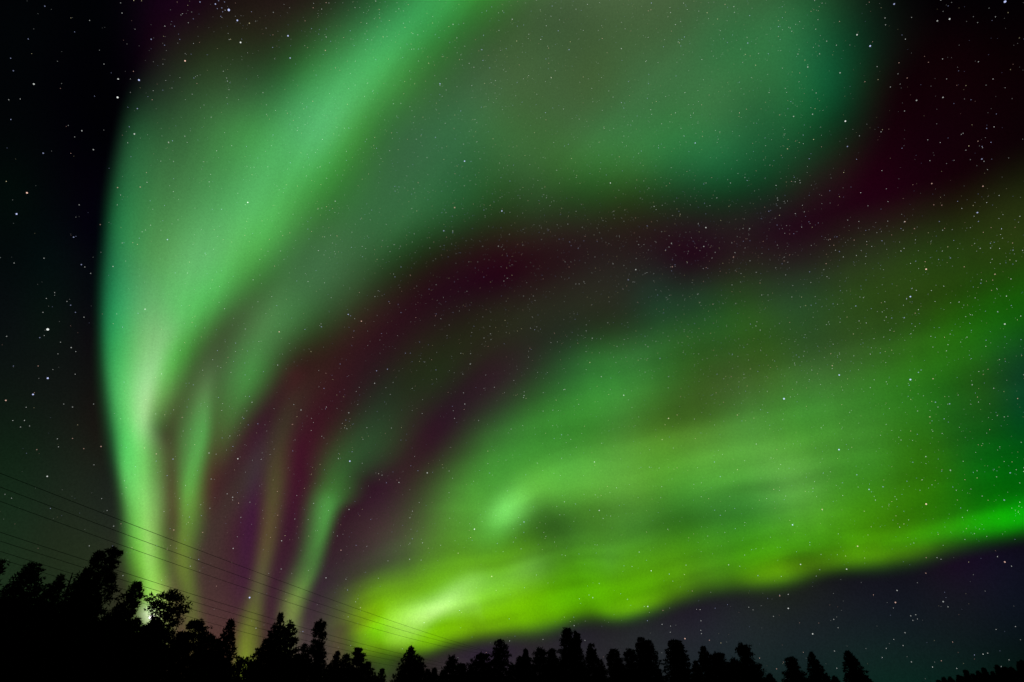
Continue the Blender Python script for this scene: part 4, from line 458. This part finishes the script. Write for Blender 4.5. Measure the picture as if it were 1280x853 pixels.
def sprays(centres, spread, count, size, g, up=0.25):
    """needle sprays: thin leaf-like triangles scattered about clump centres; spread (m,3)"""
    m = len(centres); c = np.repeat(centres, count, 0); sp = np.repeat(spread, count, 0); k = len(c)
    off = g.normal(0, 1, (k, 3)); off /= np.maximum(np.linalg.norm(off, axis=1, keepdims=True), 1e-6); off *= g.random((k, 1)) ** 0.45
    p = c + off * sp
    d = off + g.normal(0, 0.6, (k, 3)); d[:, 2] += up; d /= np.linalg.norm(d, axis=1, keepdims=True)
    w = np.cross(d, g.normal(0, 1, (k, 3))); w /= np.maximum(np.linalg.norm(w, axis=1, keepdims=True), 1e-6)
    s = size * g.uniform(0.6, 1.4, (k, 1))
    V = np.stack([p - w * s * 0.28, p + w * s * 0.28, p + d * s], 1).reshape(-1, 3)
    return V, np.arange(3 * k).reshape(-1, 3)
def horiz(x, y, dist):
    """point where the chart direction x, y crosses the upright cylinder of radius dist about the eye"""
    r_ = ray(x, y); h = math.hypot(r_.x, r_.y); return EYE + r_ * (dist / h)
def grow(kind, xt, yt, prof, dist, label, seed, group='trees of the forest edge', fine=1.0, name=None, gaps=0.0):
    """a tree whose top stands at chart position xt, yt and whose crown is prof[(units below top, half width in units)] wide"""
    g = np.random.default_rng(seed); top = horiz(xt, yt, dist)
    mpu = (horiz(xt + 1, yt, dist) - top); mpu = math.hypot(mpu.x, mpu.y) * 0.97
    mpv = abs((horiz(xt, yt + 1, dist) - top).z)
    H = top.z; base = Vector((top.x, top.y, 0)); o = empty(name or (('spruce_tree' if kind == 's' else 'pine_tree')), base)
    tag(o, label, 'tree', group)
    pt = np.array([p[0] for p in prof], float) * mpv; pw = np.array([p[1] for p in prof], float) * mpu
    tot = H * (0.93 if kind == 's' else 0.72)
    slope = (pw[-1] - pw[-2]) / max(pt[-1] - pt[-2], .1) if len(pw) > 1 else 0.2
    wmax = max(pw.max(), min(pw[-1] + 0.16 * (tot - pt[-1]), pw[-1] * 1.6))
    half = lambda t: np.interp(t, np.append(pt, max(tot, pt[-1] + .1)), np.append(pw, wmax * 0.9))
    wood, leaf = Acc(), Acc()
    # trunk, slightly wandering
    nseg = 9; zz = np.linspace(0, H * 0.985, nseg); wob = np.cumsum(g.normal(0, 0.035, (nseg, 2)), 0); wob -= np.outer(zz / zz[-1], wob[-1])
    r0 = 0.011 * H + 0.03; path = np.column_stack([wob, zz]); rr = r0 * (1 - zz / H) ** 0.85 + 0.012
    wood.add(*tube(path, rr, 8)); axis = lambda z: np.array([np.interp(z, zz, wob[:, 0]), np.interp(z, zz, wob[:, 1])])
    ctr, spr, limbs = [], [], []
    low = horiz(xt, 860, dist).z                       # below this the picture's frame cuts the forest off: coarser there
    if kind == 's':
        t = 0.0
        while t < tot:
            z = H - t; wv = half(t); coarse = z < low - 0.5
            nb = 7 if t > 0.8 else 4
            ph = g.random() * 6.28
            for b in range(nb):
                if gaps and g.random() < gaps * .6: continue
                th = ph + b * 6.283 / nb + g.normal(0, .15); L = max(0.06, wv * g.uniform(0.62, 1.22)); droop = -0.22 * L + 0.10 * L * (t < 1.2)
                a = axis(z); dirv = np.array([math.cos(th), math.sin(th)])
                end = np.array([a[0] + dirv[0] * L, a[1] + dirv[1] * L, z + droop])
                st_ = np.array([a[0], a[1], z + 0.02])
                limbs.append((st_, end, 0.012 + 0.010 * L))
                ctr.append(end + np.array([dirv[0], dirv[1], -.05]) * .10); spr.append((.07, .07, .05))
                ns = max(1, int(L / (0.30 if not coarse else 0.6)))
                for q in range(ns):
                    f = (q + 0.75) / ns; c = st_ * (1 - f) + end * f; c[2] -= 0.10 * f * (1 - f) * L
                    ctr.append(c + g.normal(0, .03, 3)); e = 0.20 + 0.07 * (1 - f) if L > .3 else 0.12
                    spr.append((e, e, 0.11 if L > .3 else 0.14))
            t += g.uniform(0.20, 0.32) * (1 if not coarse else 1.8) * max(0.75, min(1.3, wv))
        cnt_, size = 15, 0.17
    else:
        z = H - 0.10
        while z > H - tot:
            t = H - z; wv = half(t); coarse = z < low - 0.5
            nb = max(3, int(3.2 + wv * 2.9)); lump = g.uniform(0.70, 1.15); ph = g.random() * 6.283
            for b in range(nb):
                if gaps and g.random() < gaps * .6: continue
                th = ph + b * 6.283 / nb + g.normal(0, .3); L = wv * lump * g.uniform(0.62, 1.12)
                a = axis(z); zt_ = z + g.uniform(-.1, .22)
                end = np.array([a[0] + math.cos(th) * L, a[1] + math.sin(th) * L, zt_ + 0.14 * L])
                st_ = np.array([a[0], a[1], max(zt_ - 0.28 * L, 0.5)])
                limbs.append((st_, end, 0.012 + 0.016 * L))
                ns = max(1, int(L / 0.30))
                for q in range(ns):
                    f = 1 - 0.8 * q / max(ns, 1) * g.uniform(.85, 1.1); c = st_ * (1 - f) + end * f + g.normal(0, .07, 3)
                    rad_ = g.uniform(0.19, 0.33) * (1.3 if coarse else 1.0) * min(1, 0.6 + wv * .35)
                    ctr.append(c + (0, 0, .05)); spr.append((rad_, rad_, rad_ * 0.50))
                # side twigs carry smaller tufts
                for _ in range(2):
                    c = st_ * .3 + end * .7 + g.normal(0, 1, 3) * (.25, .25, .06) * min(1, L); ctr.append(c); spr.append((.16, .16, .10))
            z -= g.uniform(0.24, 0.42) * (1 if not coarse else 1.5) * max(.7, min(1.15, wv))
        cnt_, size = 20, 0.17
    for a, b, r_ in limbs:
        mid = (a + b) / 2 + (0, 0, 0.05 * np.linalg.norm(b - a)); wood.add(*tube([a, mid, b], [r_, r_ * .65, 0.006], 4))
    ctr, spr = np.array(ctr), np.array(spr)
    leaf.add(*sprays(ctr, spr * fine, cnt_, size * fine, g))
    # a ragged leader at the very top
    tip = np.array([[axis(H)[0], axis(H)[1], H - q] for q in (0.05, 0.22, 0.42)]); leaf.add(*sprays(tip, np.array([[.05, .05, .12], [.10, .10, .12], [.15, .15, .14]]), 16, .13, g, up=1.2))
    mesh_obj('trunk', wood.mesh('trunk', M_BARK, True), o); mesh_obj('crown', leaf.mesh('crown', M_NEEDLE), o)
    return o

P0 = [(0, 2), (8, 7), (20, 12), (45, 17), (90, 22)]        # slim pine
def pf(*a): return list(a)
# kind, x, y of the top, crown profile, distance, label, gaps
TREES = [
 ('p', -6, 703, pf((0, 6), (10, 15), (30, 18), (48, 22), (90, 30)), 52, 'tall dark pine cut by the picture edge beneath the power lines', .1),
 ('p', 43, 708, pf((0, 4), (6, 11), (18, 15), (30, 22), (50, 40), (90, 46)), 56, 'broad shouldered dark pine beneath the lowest power lines, away from the curtain', .12),
 ('p', 76, 722, pf((0, 2), (10, 7), (24, 15), (44, 26), (80, 34)), 60, 'low pine standing beside the leaning dead snag', .12),
 ('p', 143, 689, pf((0, 7), (6, 11), (20, 10), (30, 14), (60, 24), (100, 36)), 54, 'tallest dark pine at the foot of the bright green curtain', .16),
 ('p', 124, 693, pf((0, 4), (8, 8), (24, 12), (48, 20), (90, 30)), 55.5, 'pine with a narrow knobbly top pressed against the tallest pine', .18),
 ('p', 108, 716, pf((0, 3), (14, 11), (34, 18), (70, 30)), 57, 'lower pine between the dead snag and the tallest pine', .14),
 ('p', 171, 731, pf((0, 6), (6, 11), (20, 13), (34, 14), (46, 13), (60, 18), (90, 28)), 52, 'round topped dark pine just before the moon glow', .08),
 ('p', 216, 743, pf((0, 13), (5, 21), (14, 27), (23, 28), (30, 21), (45, 22), (80, 34)), 50, 'umbrella shaped pine with a flat dense crown beside the moon', .14),
 ('p', 246, 779, pf((0, 7), (8, 12), (24, 18), (60, 26)), 52, 'small round headed pine at the foot of the umbrella shaped pine', .1),
 ('p', 262, 796, pf((0, 4), (10, 9), (24, 14), (50, 20)), 55, 'low pine between the round headed pine and the narrow leaning spruce', .1),
 ('s', 289, 777, pf((0, 1), (10, 5), (24, 9), (40, 12), (75, 18)), 54, 'narrow leaning spruce standing alone before the olive aurora ray', .1),
 ('s', 272, 801, pf((0, 2), (14, 9), (40, 16)), 57, 'short spruce touching the narrow leaning spruce', .1),
 ('p', 304, 822, pf((0, 5), (8, 12), (24, 18), (40, 22)), 62, 'low bushy pine under the olive aurora ray', .3),
 ('s', 351, 769, pf((0, 1), (8, 4), (18, 8), (32, 14), (46, 22), (60, 32), (90, 44)), 66, 'tall spruce with a sharp tip and wide body under the green ray', .1),
 ('p', 363, 781, pf((0, 3), (12, 8), (30, 16), (60, 22)), 68, 'pine shoulder rising close against the sharp tipped spruce', .1),
 ('p', 336, 801, pf((0, 4), (12, 13), (34, 22), (60, 30)), 69, 'low spreading pine under the sharp tipped spruce', .08),
 ('s', 381, 807, pf((0, 1), (12, 6), (40, 13)), 74, 'small pointed spruce wedged between two taller trees', .1),
 ('p', 401, 779, pf((0, 5), (8, 9), (18, 8), (28, 12), (44, 15), (80, 22)), 72, 'slender pine with a small round tuft at its top', .1),
 ('s', 422, 816, pf((0, 1), (12, 5), (36, 10)), 80, 'thin spruce before the faint glow beside the band end', .1),
 ('s', 433, 819, pf((0, 2), (12, 7), (34, 12)), 82, 'squat spruce next to the thin spruce before the faint glow', .1),
 ('p', 449, 812, pf((0, 5), (8, 8), (20, 12), (40, 17)), 78, 'dark pine standing in front of the bright end of the aurora band', .06),
 ('s', 460, 829, pf((0, 2), (10, 7), (30, 12)), 80, 'low spruce under the bright end of the aurora band', .05),
 ('s', 478, 838, pf((0, 1), (12, 5), (30, 9)), 88, 'tiny spruce tip in the green glow under the band end', .05),
 ('s', 469, 845, pf((0, 2), (10, 6), (30, 10)), 88, None, .05),
 ('s', 514, 810, pf((0, 2), (10, 8), (24, 14), (42, 21), (70, 28)), 90, 'broad conical spruce alone under the lower edge of the band', .04),
 ('s', 525, 822, pf((0, 2), (10, 7), (34, 11)), 91, 'small spruce pressed to the broad conical spruce', .05),
 ('s', 535, 838, pf((0, 1), (12, 6), (30, 9)), 95, None, .05), ('s', 543, 837, pf((0, 1), (12, 5), (30, 9)), 95, None, .05),
 ('p', 565, 823, pf((0, 4), (6, 6), (14, 10), (30, 17)), 96, 'spruce sized pine between the conical spruce and the rounded clump', .05),
 ('p', 577, 832, pf((0, 3), (10, 8), (30, 13)), 97, None, .08),
 ('p', 602, 820, pf((0, 6), (6, 12), (16, 17), (34, 22)), 94, 'rounded pine touching the square topped pine', .04),
 ('s', 625, 801, pf((0, 4), (5, 8), (16, 12), (30, 16), (52, 20)), 92, 'dense square topped tree with a double tip under the band', .03),
 ('s', 650, 822, pf((0, 2), (12, 7), (34, 12)), 99, None, .08),
 ('s', 657, 813, pf((0, 1), (10, 4), (20, 6), (40, 10)), 98, 'thin spiky spruce between the square topped tree and its neighbour', .08),
 ('p', 675, 813, pf((0, 5), (6, 9), (18, 12), (40, 15)), 96, 'oval topped pine beside the thin spiky spruce', .04),
 ('p', 690, 814, pf((0, 3), (8, 7), (24, 10), (40, 13)), 99, None, .05),
 ('p', 709, 788, pf((0, 4), (7, 6), (16, 12), (22, 9), (34, 14), (60, 17)), 93, 'tall knobbly tree with side prongs, highest under the middle of the band', .05),
 ('p', 720, 791, pf((0, 2), (8, 4), (18, 4), (32, 8), (60, 12)), 93.6, 'thin prong of a tree beside the tall knobbly tree', .08),
 ('s', 739, 806, pf((0, 2), (8, 5), (20, 10), (40, 15)), 97, 'pointed spruce just beyond the tall knobbly tree', .05),
 ('p', 767, 815, pf((0, 7), (6, 10), (18, 12), (40, 14)), 99, 'blunt topped pine with a thin upper crown', .10),
 ('p', 787, 814, pf((0, 5), (8, 8), (24, 12), (40, 15)), 98, 'ragged pine leaning on the tall wedge shaped spruce', .06),
 ('s', 801, 798, pf((0, 3), (6, 6), (20, 9), (50, 14)), 96, 'tall wedge shaped spruce with a steep side', .03),
 ('s', 810, 802, pf((0, 3), (10, 7), (26, 12), (50, 17)), 96.8, 'lower second tip of the wedge shaped spruce pair', .03),
 ('s', 841, 801, pf((0, 4), (6, 8), (20, 12), (50, 19)), 98, 'stout twin tipped spruce in the gap past the wedge shaped one', .03),
 ('s', 847, 802, pf((0, 3), (8, 6), (24, 11), (50, 15)), 98.5, 'other tip of the stout twin spruces', .03),
 ('s', 869, 828, pf((0, 1), (10, 5), (30, 9)), 104, 'small pointed spruce between two stout ones', .05),
 ('s', 879, 810, pf((0, 2), (8, 6), (22, 10), (46, 14)), 101, 'pointed spruce joined to a flat topped neighbour', .03),
 ('p', 898, 819, pf((0, 6), (6, 11), (16, 15), (36, 17)), 101, 'flat topped pine joined to the pointed spruce', .04),
 ('p', 917, 826, pf((0, 3), (8, 6), (26, 10)), 106, None, .06),
 ('p', 929, 808, pf((0, 5), (5, 9), (12, 9), (22, 14), (46, 24)), 104, 'knob headed tree with a bell shaped body under the dark strip', .03),
 ('s', 962, 844, pf((0, 1), (8, 6), (26, 10)), 116, None, .05),
 ('p', 989, 824, pf((0, 5), (6, 8), (12, 11), (30, 17)), 114, 'short round headed tree paired with a spruce beyond the bell shaped one', .04),
 ('s', 1014, 817, pf((0, 1), (8, 5), (20, 10), (38, 17)), 114, 'pointed spruce paired with the short round headed tree', .03),
 ('s', 1032, 846, pf((0, 1), (8, 6), (26, 11)), 120, None, .05), ('s', 1043, 847, pf((0, 1), (8, 6), (26, 11)), 120, None, .05),
 ('s', 1060, 816, pf((0, 2), (6, 6), (16, 11), (36, 19)), 122, 'lone conical spruce at the end of the treeline', .03),
 ('s', 1082, 846, pf((0, 2), (8, 6), (24, 10)), 126, None, .06),
]
fill = random.Random(3)
for i, (k, x, y, prof, dist, lab, gp) in enumerate(TREES):
    grow(k, x, y, prof, dist, lab or 'small dark tree tip just showing between taller trees', 100 + i, 'small tips between taller trees' if lab is None else 'trees of the forest edge', 1.0 + (dist - 50) / 130, None, gp)
# the wood behind and beneath them, as far as it closes the gaps
for i, (x, y, dist) in enumerate([(193, 779, 49), (182, 784, 48), (170, 776, 50), (-40, 742, 60), (-75, 720, 56), (8, 752, 62), (30, 745, 64), (62, 756, 62), (92, 760, 58), (120, 752, 64), (150, 757, 62), (-20, 780, 50), (20, 785, 50), (55, 790, 49), (90, 786, 50), (128, 784, 49),
        (160, 783, 48), (200, 790, 56), (228, 792, 60), (176, 800, 50), (252, 812, 60), (284, 826, 62), (320, 828, 66), (345, 818, 64), (372, 822, 72), (398, 822, 76), (413, 832, 84),
        (441, 838, 84), (502, 840, 96), (520, 836, 97), (554, 840, 100), (588, 836, 100), (612, 836, 99), (640, 834, 101), (664, 832, 102), (684, 834, 102), (702, 828, 100),
        (727, 828, 102), (751, 830, 103), (776, 832, 104), (792, 830, 103), (822, 838, 104), (854, 836, 106), (888, 838, 107), (910, 840, 108), (940, 840, 112)]):
    w = 13 if x > 400 else 20
    grow('s' if i % 3 else 'p', x, y, [(0, 3), (8, w * .45), (24, w * .8), (50, w * 1.2), (90, w * 1.5)], dist,
         'dark tree of the solid wood beneath the power lines' if x < 300 else 'dark tree filling the treeline behind its taller neighbours', 300 + i,
         'trees of the wood under the power lines' if x < 300 else 'trees filling the treeline', 1.15, None, .02)
# far treeline on the rise beyond the gap
far = random.Random(21); x = 1150.0; i = 0
while x < 1345:
    ground_line = np.interp(x, [1150, 1180, 1210, 1245, 1262, 1280, 1345], [860, 850, 846, 840, 837, 830, 820])
    y = ground_line - far.choice((0, 1, 2, 4, 7)) * far.uniform(.5, 1.0); w = far.uniform(2.4, 5.2)
    grow(far.choice('ssp'), x, y, [(0, 1), (3, w * .5), (8, w), (20, w * 1.4)], far.uniform(250, 310), 'distant low tree on the far treeline beyond the gap', 500 + i, 'trees of the distant treeline', 2.6, None, .0)
    x += far.uniform(3.0, 11.0); i += 1

# ------------------------------------------------------------------ leaning dead snag
top = horiz(91, 716, 53); foot = horiz(81, 752, 53)
dirn = (top - foot).normalized(); base = foot - dirn * (foot.z / dirn.z)
o = empty("dead_tree", base); tag(o, 'thin bare dead snag leaning up between two pines', 'tree', 'trees of the forest edge')
L = (top - base).length; w_ = Acc(); g = random.Random(9)
pth = [np.array(dirn * (L * q / 10)) + np.array((g.gauss(0, .03), g.gauss(0, .03), 0)) * (0 < q < 10) for q in range(11)]
w_.add(*tube(pth, [0.15 * (1 - q / 10) ** .8 + .03 for q in range(11)], 8)); mesh_obj('trunk', w_.mesh('trunk', M_DEAD, True), o)
for f, sx, ln in [(.80, -1, .9), (.84, 1, .5), (.88, -1, .45), (.90, 1, .35), (.94, -1, .3), (.965, 1, .22), (.75, 1, .8)]:
    p = np.array(dirn * (L * f)); b = Acc(); b.add(*tube([p, p + (sx * ln * .6, g.uniform(-.2, .2), ln * .3), p + (sx * ln, g.uniform(-.2, .2), ln * .75)], [.035, .025, .012], 5))
    mesh_obj('branch', b.mesh('branch', M_DEAD, True), o)

# ------------------------------------------------------------------ power line: two poles, three wires above, four below
dv = Vector((.238, .971, 0)).normalized(); nv = Vector((dv.y, -dv.x, 0))
S0, S1 = -4.0, 118.0
WIRES = [(-29.8, [(19.3, 10.0), (26.7, 9.7), (39.4, 9.6), (47.3, 9.6), (61.9, 9.7), (89.5, 9.9)]),
 (-31.6, [(20.8, 10.0), (28.9, 9.6), (42.0, 9.5), (50.3, 9.5), (65.8, 9.6), (93.7, 10.1)]),
 (-33.8, [(22.6, 10.0), (31.5, 9.6), (45.3, 9.4), (53.4, 9.5), (70.7, 9.5), (96.5, 10.1)]),
 (-29.9, [(20.7, 7.6), (26.3, 7.3), (29.3, 7.2), (40.7, 6.8), (53.0, 6.8), (68.4, 6.8), (100, 7.3)]),
 (-31.5, [(22.0, 7.6), (30.2, 7.2), (36.1, 7.0), (44.6, 6.8), (56.0, 6.7), (72.3, 6.7), (100, 7.2)]),
 (-33.6, [(23.8, 7.6), (34.0, 7.1), (38.9, 7.0), (47.7, 6.8), (60.0, 6.6), (100, 7.2)]),
 (-35.0, [(24.9, 7.6), (35.6, 6.9), (40.4, 6.7), (49.9, 6.5), (59.7, 6.3), (100, 7.0)])]
WL = ['topmost of the seven power lines crossing the green curtain', 'second highest power line, just under the topmost one', 'third power line down, lowest of the upper three',
      'fourth power line down, topmost of the lower four', 'fifth power line down, second of the lower four', 'sixth power line down, last but one', 'lowest of the seven power lines, nearest the dead snag']
ends = {0: [], 1: []}
for i, ((cc, pts_), lab) in enumerate(zip(WIRES, WL)):
    a = np.array(pts_); q = np.polyfit(a[:, 0] - 50, a[:, 1], 2); q[0] = max(q[0], 0.00012)
    if i < 3: q = np.polyfit(a[:, 0] - 50, a[:, 1], 2)
    s = np.linspace(S0, S1, 90); z = np.polyval(q, s - 50) + 1.6
    Pp = [np.array(nv * cc + dv * float(ss)) + np.array((0, 0, zz_)) for ss, zz_ in zip(s, z)]
    w_ = Acc(); w_.add(*tube(Pp, [0.013 if i < 3 else 0.011] * len(Pp), 6))
    tag(mesh_obj('power_line', w_.mesh('power_line', M_WIRE, True)), lab, 'power line', 'power lines over the forest')
    ends[0].append(Pp[0]); ends[1].append(Pp[-1])
def box(a, cx, cy, cz, ax, ay, az_, hx, hy, hz):
    V = []
    for k in range(8):
        sx, sy, sz = (1 if k & 1 else -1) * hx, (1 if k & 2 else -1) * hy, (1 if k & 4 else -1) * hz
        V.append(np.array((cx, cy, cz)) + np.array(ax) * sx + np.array(ay) * sy + np.array(az_) * sz)
    a.add(np.array(V), np.array([(0, 2, 3), (0, 3, 1), (4, 5, 7), (4, 7, 6), (0, 1, 5), (0, 5, 4), (2, 6, 7), (2, 7, 3), (0, 4, 6), (0, 6, 2), (1, 3, 7), (1, 7, 5)]))
for e, s in ((0, S0), (1, S1)):
    E_ = ends[e]; c0 = nv * -32.2 + dv * s; zt = max(p[2] for p in E_[:3]); zl = max(p[2] for p in E_[3:])
    o = empty('power_pole', (c0.x, c0.y, 0)); tag(o, 'far tarred wooden power pole among the trees carrying seven lines' if e else 'near tarred wooden power pole carrying seven lines', 'power pole', 'power poles')
    b = Acc(); b.add(*tube([(0, 0, -.3), (0, 0, zt * .5), (0, 0, zt + .25)], [.16, .14, .11], 14)); mesh_obj('pole', b.mesh('pole', M_POLE, True), o)
    for zz_, off in ((zt - .32, .17), (zl - .32, .17)):
        b = Acc(); ctr_ = np.array((0, 0, zz_)) + np.array(dv) * off; box(b, *ctr_, nv, dv, (0, 0, 1), 2.9, .06, .08); mesh_obj('crossarm', b.mesh('crossarm', M_POLE), o)
    for p in E_:
        q = p - np.array((c0.x, c0.y, 0)); b = Acc(); f = np.array(dv) * .0
        q = q + f; zz_ = q[2]; base_z = (zt if any(p is r_ for r_ in E_[:3]) else zl) - .24
        b.add(*tube([(q[0], q[1], base_z), (q[0], q[1], zz_ - .12), (q[0], q[1], zz_ - .07), (q[0], q[1], zz_ + .02)], [.03, .06, .07, .03], 10)); mesh_obj('insulator', b.mesh('insulator', M_GLASS, True), o)
